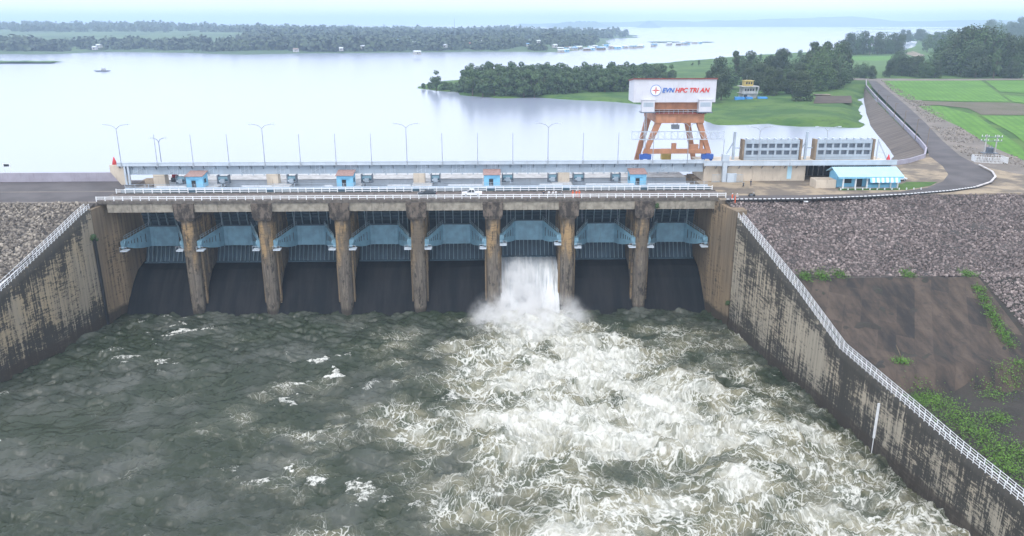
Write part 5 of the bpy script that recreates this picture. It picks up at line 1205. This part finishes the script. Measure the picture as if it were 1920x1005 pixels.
def person(loc, rz, lab, top, bot, hat=None, pose='stand', group=None):
    root = None
    V = [(0, 0, .95), (0, 0, 1.18), (0, 0, 1.42), (0, 0, 1.52), (0, .01, 1.63), (.10, 0, .9), (.12, .02, .5), (.12, -.01, .08), (.13, .13, .04), (-.10, 0, .9), (-.13, -.04, .5), (-.13, -.06, .08), (-.14, .09, .04),
         (.19, 0, 1.42), (.26, .02, 1.14), (.24, .16, .92), (-.19, 0, 1.42), (-.27, .03, 1.14), (-.24, .18, .95)]
    if pose == 'lean': V = [(x, y + max(0, z - .9) * .55, z - max(0, z - .9) * .12) for x, y, z in V]
    E_ = [(0, 1), (1, 2), (2, 3), (3, 4), (0, 5), (5, 6), (6, 7), (7, 8), (0, 9), (9, 10), (10, 11), (11, 12), (2, 13), (13, 14), (14, 15), (2, 16), (16, 17), (17, 18)]
    rad = [.15, .14, .16, .06, .105, .095, .07, .05, .04, .095, .07, .05, .04, .07, .05, .035, .07, .05, .035]
    me = bpy.data.meshes.new('person'); me.from_pydata(V, E_, []); o = link('person', me)
    sk = o.modifiers.new('skin', 'SKIN'); 
    me.skin_vertices.new() if not me.skin_vertices else None
    for i, r in enumerate(rad): me.skin_vertices[0].data[i].radius = (r, r * .8)
    me.skin_vertices[0].data[0].use_root = True
    o.modifiers.new('sub', 'SUBSURF').levels = 1; o.modifiers['sub'].render_levels = 1
    bpy.context.view_layer.update(); dg = bpy.context.evaluated_depsgraph_get(); m2 = bpy.data.meshes.new_from_object(o.evaluated_get(dg)); o.modifiers.clear(); o.data = m2
    for mm in (M['skin'], top, bot): m2.materials.append(mm)
    for p in m2.polygons: z = p.center.z; p.material_index = 0 if z > 1.46 or (abs(p.center.x) > .2 and z < 1.05) else 1 if z > .92 else 2; p.use_smooth = True
    o.location = loc; o.rotation_euler = (0, 0, rz); tag(o, lab, 'person', group)
    hd = V[4]; m = MB(); m.ball((hd[0], hd[1] - .01, hd[2] + .07), .125, n=10, m=6, sz=.75)
    if hat: m.tube([(hd[0], hd[1], hd[2] + .05), (hd[0], hd[1], hd[2] + .07)], .17, 10)
    m.build('helmet' if hat else 'hair', hat or M['black'], o, True)
    m = MB()
    for s in (-1, 1): m.ball((hd[0] + s * .04, hd[1] + .10, hd[2] + .0), .016, n=6, m=4)
    m.build('eye', M['black'], o)
for k, (x, c, l) in enumerate([(13.3, 'cloth_d', 'person in dark shirt at the left end of the group on the bridge'), (14.6, 'cloth_w', 'person in white shirt standing left of two others on the bridge'), (15.6, 'cloth_w', 'middle person in white shirt on the bridge'), (16.3, 'cloth_w', 'rightmost person in white shirt beside the motorbike')]):
    person((x, 188.6 + .3 * (k % 2), .01), math.pi * (.9 + .1 * k), l, M[c], M['cloth_d'])
for k, x in enumerate((20.4, 21.3, 22.0)):
    person((x, 188.3 + .25 * (k % 2), .01), math.pi, ['left worker in orange on the bridge above the foaming gate', 'middle worker in orange on the bridge above the foaming gate', 'right worker in orange on the bridge above the foaming gate'][k], M['cloth_o'], M['cloth_o'], M['cloth_w'] if k == 1 else M['cloth_o'])
for k, (x, y) in enumerate(((58.3, 184.0), (58.6, 182.6), (59.3, 183.6))):
    person((x, y, -.02 if y > 183.4 else -.35), .6 + k, ['worker in orange with white helmet at the top of the right stair', 'worker in orange stepping down onto the right stair', 'person in grey beside the orange workers at the bridge end'][k], M['cloth_o'] if k < 2 else M['grey'], M['cloth_o'] if k < 2 else M['cloth_d'], M['cloth_w'] if k != 1 else M['cloth_o'])
person((68.2, 200.9, .0), 2., 'person in dark clothes beside the parked motorbike near the cream wall', M['cloth_d'], M['cloth_d'])
person((78.5, 95.5, -20.2), 2., 'person in white standing on the weedy ground behind the right stair railing', M['cloth_w'], M['cloth_d'])
A = (75.6, 185.7); m = MB(); m._a([(0, 0, 0), (1.2, .1, 0), (1.1, .9, 0), (.1, .8, 0), (.2, .1, .8), (1., .2, .6), (.9, .7, .7), (.25, .65, .85)], [(3, 2, 1, 0), (4, 5, 6, 7), (0, 1, 5, 4), (1, 2, 6, 5), (2, 3, 7, 6), (3, 0, 4, 7)]); o = m.build('white_boulder', M['white']); o.location = (A[0], A[1] - 2, -.5); tag(o, 'white painted stone on the riprap below the road', 'stone')

# ================================================================ TREES
def crown_mesh(name, h, r, n, seed, mat, size=.9, blobs=9, low=.25, shape='round', flat=.8):
    g = np.random.default_rng(seed); cs = []; 
    for k in range(blobs):
        a = g.uniform(0, 2 * np.pi); u = g.uniform(0, 1); zz = low + (1 - low) * u
        rr = r * (.62 * np.sqrt(g.uniform(0, 1))) * (1.05 - .75 * max(0, u - .35) / .65 if shape == 'round' else 1 - .85 * u)
        cs.append((rr * np.cos(a), rr * np.sin(a), h * zz * .88, r * g.uniform(.34, .52) * (1 if shape == 'round' else .8 - .45 * u)))
    cs = np.array(cs); w_ = cs[:, 3] ** 2; idx = g.choice(len(cs), n, p=w_ / w_.sum()); c = cs[idx]
    d = g.normal(size=(n, 3)); d /= np.linalg.norm(d, axis=1)[:, None]; rad = c[:, 3] * (g.uniform(.45, 1.08, n) ** .5)
    P0 = c[:, :3] + d * rad[:, None] * np.array([1, 1, flat]); P0[:, 2] = np.maximum(P0[:, 2], .6)
    nrm = d + g.normal(0, .45, (n, 3)); nrm[:, 2] += .35; nrm /= np.linalg.norm(nrm, axis=1)[:, None]
    t = np.cross(nrm, g.normal(size=(n, 3))); t /= np.linalg.norm(t, axis=1)[:, None]; b = np.cross(nrm, t); s = size * g.uniform(.5, 1.15, n)[:, None]
    V = np.stack([P0 - t * s, P0 - b * s * .6, P0 + t * s, P0 + b * s * .6], 1).reshape(-1, 3)
    Fc = np.arange(4 * n).reshape(-1, 4); return V, Fc
TREES = {}
def tree_kind(key, h, r, n, seed, mat, nm, **k):
    V, Fc = crown_mesh(key, h, r, n, seed, mat, **k); o = npmesh('crown', V, Fc, mat); cm = o.data; bpy.data.objects.remove(o)
    m = MB(); g = random.Random(seed); m.tube([(0, 0, -1), (g.uniform(-.2, .2), 0, h * .3), (g.uniform(-.4, .4), .2, h * .7)], [.035 * h * .8, .022 * h, .008 * h], 7)
    for q in range(5): a = g.uniform(0, 6.28); m.tube([(0, 0, h * g.uniform(.22, .5)), (r * .55 * math.cos(a), r * .55 * math.sin(a), h * g.uniform(.5, .8))], [.014 * h, .005 * h], 5)
    o = m.build('trunk', M['bark']); tm = o.data; bpy.data.objects.remove(o); TREES[key] = (nm, cm, tm)
for s in range(3):
    tree_kind('wood%d' % s, 13, 4.6, 1500, 100 + s, M['leaf2'], 'tree', size=.62, blobs=14, low=.08)
    tree_kind('big%d' % s, 21, 8.8, 4600, 200 + s, M['leaf' if s != 2 else 'leaf2'], 'tree', size=.62, blobs=30, low=.10)
    tree_kind('tall%d' % s, 25, 5.2, 3000, 300 + s, M['leaf' if s != 1 else 'leaf2'], 'tree', size=.62, blobs=22, low=.15)
    tree_kind('loose%d' % s, 15, 5.5, 1100, 400 + s, M['leaf2'], 'tree', size=.6, blobs=8, low=.35)
    tree_kind('bush%d' % s, 5, 3.2, 700, 500 + s, M['leaf2'], 'bush', size=.5, blobs=9, low=.1)
def tree(key, x, y, z, sc, lab, group, cat='tree'):
    nm, cm, tm = TREES[key]; r = thing(nm, lab, cat, (x, y, z), random.uniform(0, 6.28), group); r.scale = (sc, sc, sc * random.uniform(.88, 1.12)); link('crown', cm, r); link('trunk', tm, r); return r
def treesp(px, py, hpx, key, lab, group, z=0.):
    """foot at photo point (px,py), height measured in photo pixels"""
    A = G(px, py, z); d = math.hypot(A[0], A[1]) * 1.03; hm = hpx * d / F; nm = TREES[key + '0'][1]; base = {'wood': 13, 'big': 21, 'tall': 25, 'loose': 15, 'bush': 5}[key]
    return tree(key + str(random.randrange(3)), A[0], A[1], z, hm / base, lab, group)
# peninsula wood
pen = [G(*p, -2) for p in [(868, 176), (880, 154), (960, 147), (1060, 142), (1120, 139), (1185, 136), (1260, 138), (1300, 150), (1230, 160), (1185, 172), (1100, 175), (1000, 180), (930, 181), (890, 179)]]
pen = [(x, y) for x, y in pen]; P_ = np.array(pen); got = []
for _ in range(6000):
    x = random.uniform(P_[:, 0].min(), P_[:, 0].max()); y = random.uniform(P_[:, 1].min(), P_[:, 1].max())
    if inpoly(np.array([x]), np.array([y]), pen)[0] and all(math.hypot(x - a, y - b) > 6.0 for a, b in got): got.append((x, y))
got.sort(key=lambda p: p[1])
for x, y in got[:210]:
    tree('wood%d' % random.randrange(3), x, y, -2.2, random.uniform(.85, 1.22), 'tree packed in the dense wood on the peninsula behind the dam', 'trees of the peninsula wood')
treesp(818, 168, 34, 'wood', 'single bushy tree standing alone near the tip of the peninsula', None, -2.4)
treesp(1014, 150, 34, 'tall', 'tallest treetop rising out of the peninsula wood', None, -1.5)
for k, (x, y, h) in enumerate([(795, 166, 9), (806, 167, 11), (832, 169, 14), (845, 171, 15), (856, 172, 16), (866, 173, 20), (838, 166, 12)]): treesp(x, y, h, 'bush', 'low shrub on the narrow tip of the peninsula', 'shrubs on the peninsula tip', -2.6)
T1 = [(1345, 175, 56, 'big'), (1362, 168, 52, 'big'), (1378, 152, 52, 'tall'), (1340, 190, 44, 'big'), (1330, 165, 34, 'big'), (1352, 186, 42, 'big'), (1418, 160, 52, 'big'), (1440, 158, 56, 'big'), (1460, 155, 54, 'big'), (1425, 170, 50, 'big'), (1440, 180, 46, 'big'), (1455, 178, 48, 'big'), (1475, 172, 50, 'big'), (1500, 190, 58, 'big'), (1485, 178, 46, 'big'), (1520, 154, 70, 'tall'), (1532, 162, 72, 'tall'), (1526, 166, 66, 'big'), (1548, 162, 72, 'big'), (1560, 160, 70, 'big'), (1572, 156, 62, 'big'), (1582, 152, 48, 'big'), (1510, 164, 58, 'big'), (1490, 152, 46, 'big'), (1495, 168, 46, 'big'), (1543, 152, 66, 'tall'), (1537, 172, 60, 'big'), (1552, 168, 58, 'big'), (1565, 164, 52, 'big'), (1400, 168, 40, 'big'), (1405, 150, 44, 'big'), (1390, 145, 36, 'big')]
for x, y, h, k in T1: treesp(x, y, h, k, 'dark broad tree in the grove between the lookout building and the road', 'trees of the shore grove', -.6)
for x, y, h in [(1412, 118, 14), (1425, 117, 13), (1445, 116, 14), (1455, 116, 15), (1468, 115, 15), (1480, 114, 16), (1500, 112, 18), (1392, 120, 14), (1310, 124, 10), (1298, 125, 8), (1205, 131, 9), (1190, 132, 9), (1180, 131, 10), (1220, 130, 8)]:
    treesp(x, y, h, 'loose', 'small loose tree along the far edge of the peninsula field', 'small trees on the lake edge', -.4)
for x, y, h, k in [(1590, 103, 34, 'big'), (1578, 104, 28, 'big'), (1605, 102, 37, 'big'), (1618, 102, 34, 'big'), (1630, 103, 32, 'tall'), (1645, 102, 34, 'big'), (1660, 101, 36, 'big'), (1672, 101, 33, 'big'), (1684, 101, 30, 'big')]:
    treesp(x, y, h, k, 'large tree in the dark clump beyond the green field', 'trees of the clump beyond the field', -.2)
for x, y, h in [(1620, 147, 30), (1606, 145, 24), (1634, 148, 20), (1675, 140, 34), (1690, 142, 36), (1705, 143, 34), (1718, 144, 36), (1735, 146, 34), (1752, 146, 32), (1668, 145, 26), (1682, 128, 30)]:
    treesp(x, y, h, 'big', 'rounded dark tree beside the far access road', 'trees along the access road', -.15)
for x, y, h, k in [(1765, 138, 55, 'big'), (1785, 140, 65, 'big'), (1800, 142, 72, 'big'), (1818, 143, 76, 'big'), (1835, 142, 75, 'big'), (1850, 142, 70, 'big'), (1868, 142, 66, 'big'), (1880, 140, 60, 'big'), (1828, 146, 55, 'big'), (1862, 147, 45, 'tall'), (1900, 146, 40, 'big'), (1915, 145, 60, 'big'), (1905, 130, 50, 'big'), (1780, 120, 45, 'big'), (1895, 147, 30, 'big')]:
    treesp(x, y, h, k, 'large spreading tree in the tall dark row behind the bright fields', 'tall trees behind the bright fields', -.15)
for x, y, h in [(1738, 98, 28), (1752, 97, 30), (1765, 97, 30), (1778, 96, 32), (1790, 94, 30), (1805, 90, 28), (1735, 90, 22), (1750, 84, 20), (1920, 118, 50)]:
    treesp(x, y, h, 'wood', 'mid green tree around the bend of the dirt track', 'trees by the dirt track', -.2)
for k in range(26):
    x = 1690 + k * 9.5; treesp(x + random.uniform(-2, 2), 80 - (6 if x > 1800 else 0) + random.uniform(-3, 3), random.uniform(14, 20) + (10 if x > 1850 else 0), 'big', 'distant tree in the hazy wooded strip at the right edge of the lake', 'distant trees on the right shore', -.3)
treesp(1833, 62, 12, 'big', 'rounded distant tree standing clear of the right shore woods', None)
# far shore woods: a mass nobody could count
def mass(name, pts, size, mat, label):
    g = np.random.default_rng(5); n = len(pts); k = 26; c = np.repeat(pts, k, 0); hh = c[:, 3]
    d = g.normal(size=(n * k, 3)); d /= np.linalg.norm(d, axis=1)[:, None]; d[:, 2] = np.abs(d[:, 2]) * 1.0
    P0 = c[:, :3] + d * np.stack([hh * .48, hh * .48, hh * .95], 1) * g.uniform(.6, 1.05, (n * k, 1))
    nrm = d + g.normal(0, .4, d.shape); nrm /= np.linalg.norm(nrm, axis=1)[:, None]; t = np.cross(nrm, g.normal(size=d.shape)); t /= np.linalg.norm(t, axis=1)[:, None]; b = np.cross(nrm, t); s = (hh * size * g.uniform(.6, 1.2, n * k))[:, None]
    V = np.stack([P0 - t * s, P0 - b * s, P0 + t * s, P0 + b * s], 1).reshape(-1, 3)
    return tag(npmesh(name, V, np.arange(len(V)).reshape(-1, 4), mat), label, 'woods', kind='stuff')
def woods(n, y0, y1, keep=None, hmin=9, hmax=17):
    y = y0 + (y1 - y0) * rng.random(n) ** 1.3; x = (rng.uniform(-.68, .17, n)) * y; k = inpoly(x, y, fl) & (polydist(x, y, fl) > 25); x, y = x[k], y[k]
    d = fbm(x * .006, y * .006, 3, 70); k = (d > -.28) & ((x / y > -.30 + .02 * d) | (y < 1430) | (y > 2350)); x, y = x[k], y[k]; return np.stack([x, y, np.minimum(hillz(x, y), polydist(x, y, fl) * .06 - 3) - .5, rng.uniform(hmin, hmax, len(x)) * (1 + .5 * np.clip(d[k], -.5, 1))], 1)
mass('far_woods', woods(3800, 1215, 1900), .20, M['leaf3'], 'continuous band of blue green woods along the far shore of the lake')
mass('hill_woods', woods(3400, 1900, 3600, hmin=11, hmax=20), .24, M['leaf3'], 'hazy woods covering the low hills behind the far shore')
# weeds and reeds
def weeds(name, c, n, spread, size, mat, label, cat='weeds', zf=None):
    g = np.random.default_rng(len(c)); P0 = []
    for (x, y, r, w_) in c:
        k = int(n * w_); a = g.normal(size=(k, 2)) * r; P0.append(np.stack([x + a[:, 0], y + a[:, 1]], 1))
    P0 = np.concatenate(P0); k = P0[:, 0] > wallx(WR, P0[:, 1]) + 1.8; P0 = P0[k] if zf is None or zf is terrR else P0
    z = zf(P0[:, 0], P0[:, 1]) + g.uniform(.05, .75, len(P0)); n = len(P0); c3 = np.column_stack([P0, z])
    nrm = g.normal(size=(n, 3)); nrm[:, 2] += 1.2; nrm /= np.linalg.norm(nrm, axis=1)[:, None]; t = np.cross(nrm, g.normal(size=(n, 3))); t /= np.linalg.norm(t, axis=1)[:, None]; b = np.cross(nrm, t); s = size * g.uniform(.5, 1.3, (n, 1))
    V = np.stack([c3 - t * s, c3 - b * s * .45, c3 + t * s, c3 + b * s * .45], 1).reshape(-1, 3)
    return tag(npmesh(name, V, np.arange(len(V)).reshape(-1, 4), mat), label, cat, kind='stuff')
def wp(px, py, z, r, w_): A = G(px, py, z); return (A[0], A[1], r, w_)
weeds('weeds', [wp(1510, 522, -9.5, .7, .05), wp(1540, 521, -9.5, .8, .06), wp(1572, 519, -9.5, .8, .05), wp(1700, 517, -9.5, .8, .05), wp(1815, 516, -9.5, .9, .06), wp(1690, 680, -17, .8, .06)] +
      [wp(1835 + 9 * k, 545 + 17 * k, -11 - k * .9, .7, .04) for k in range(7)], 9000, 1, .17, M['weed'], 'green weeds along the edges of the dark paved slope', zf=terrR)
weeds('weeds', [wp(1735, 745, -20, 1.6, .12), wp(1765, 762, -20, 2.2, .2), wp(1800, 790, -20, 2.2, .2), wp(1840, 815, -20, 2., .2), wp(1870, 850, -20, 2., .2), wp(1900, 880, -20, 2, .2), wp(1870, 785, -20, 1.2, .12), wp(1860, 740, -20, 1.5, .08), wp(1890, 725, -20, 1.5, .1), wp(1915, 715, -20, 1.2, .1), wp(1915, 850, -20, 1.6, .15), wp(1720, 752, -20, 1.0, .06)],
      4600, 1, .17, M['weed'], 'bright green creepers spread over the ground at the bottom right behind the wall', zf=terrR)
bpy.data.objects['weeds'].data.update()
# plants growing on concrete
def wallplant(loc, lab, s=1.):
    nm, cm, tm = TREES['bush0']; r = thing('plant', lab, 'plant', loc, 0); r.scale = (s, s, s); link('crown', cm, r); link('trunk', tm, r)
wallplant((-92.6, 181.5, -8.6), 'dark green shrub growing out of the left wall joint', .42)
wallplant((41.0, 186.6, -2.6), 'small green plant growing on the corbel of the rightmost pier', .3)
wallplant((57.0, 176.0, -24), 'small plant on the right abutment joint above the water', .28)
m = MB(); m.tube([(0, 0, 0), (-.6, 0, 1.3), (-1.3, .1, 2.6)], [.09, .07, .05], 6); o = m.build('driftwood_stick', M['wood']); A = G(1690, 672, -17); o.location = (A[0], A[1], -17); tag(o, 'pale bare stick standing at the foot of the paved slope', 'stick')

# ================================================================ HAZE
def haze():
    t = NT('haze_air'); t.t.nodes.remove(t.b); v = t.n('ShaderNodeVolumePrincipled'); v.inputs['Color'].default_value = (.62, .79, 1, 1); v.inputs['Density'].default_value = HAZE; v.inputs['Anisotropy'].default_value = .2
    t.l(v.outputs[0], t.out.inputs['Volume'])
    m = MB(); m.box(-21000, 21000, -500, 22500, -36, 150); o = m.build('haze', t.m); tag(o, 'thin blue haze over the lake and hills', 'haze', kind='stuff')
HAZE = .00021
haze()
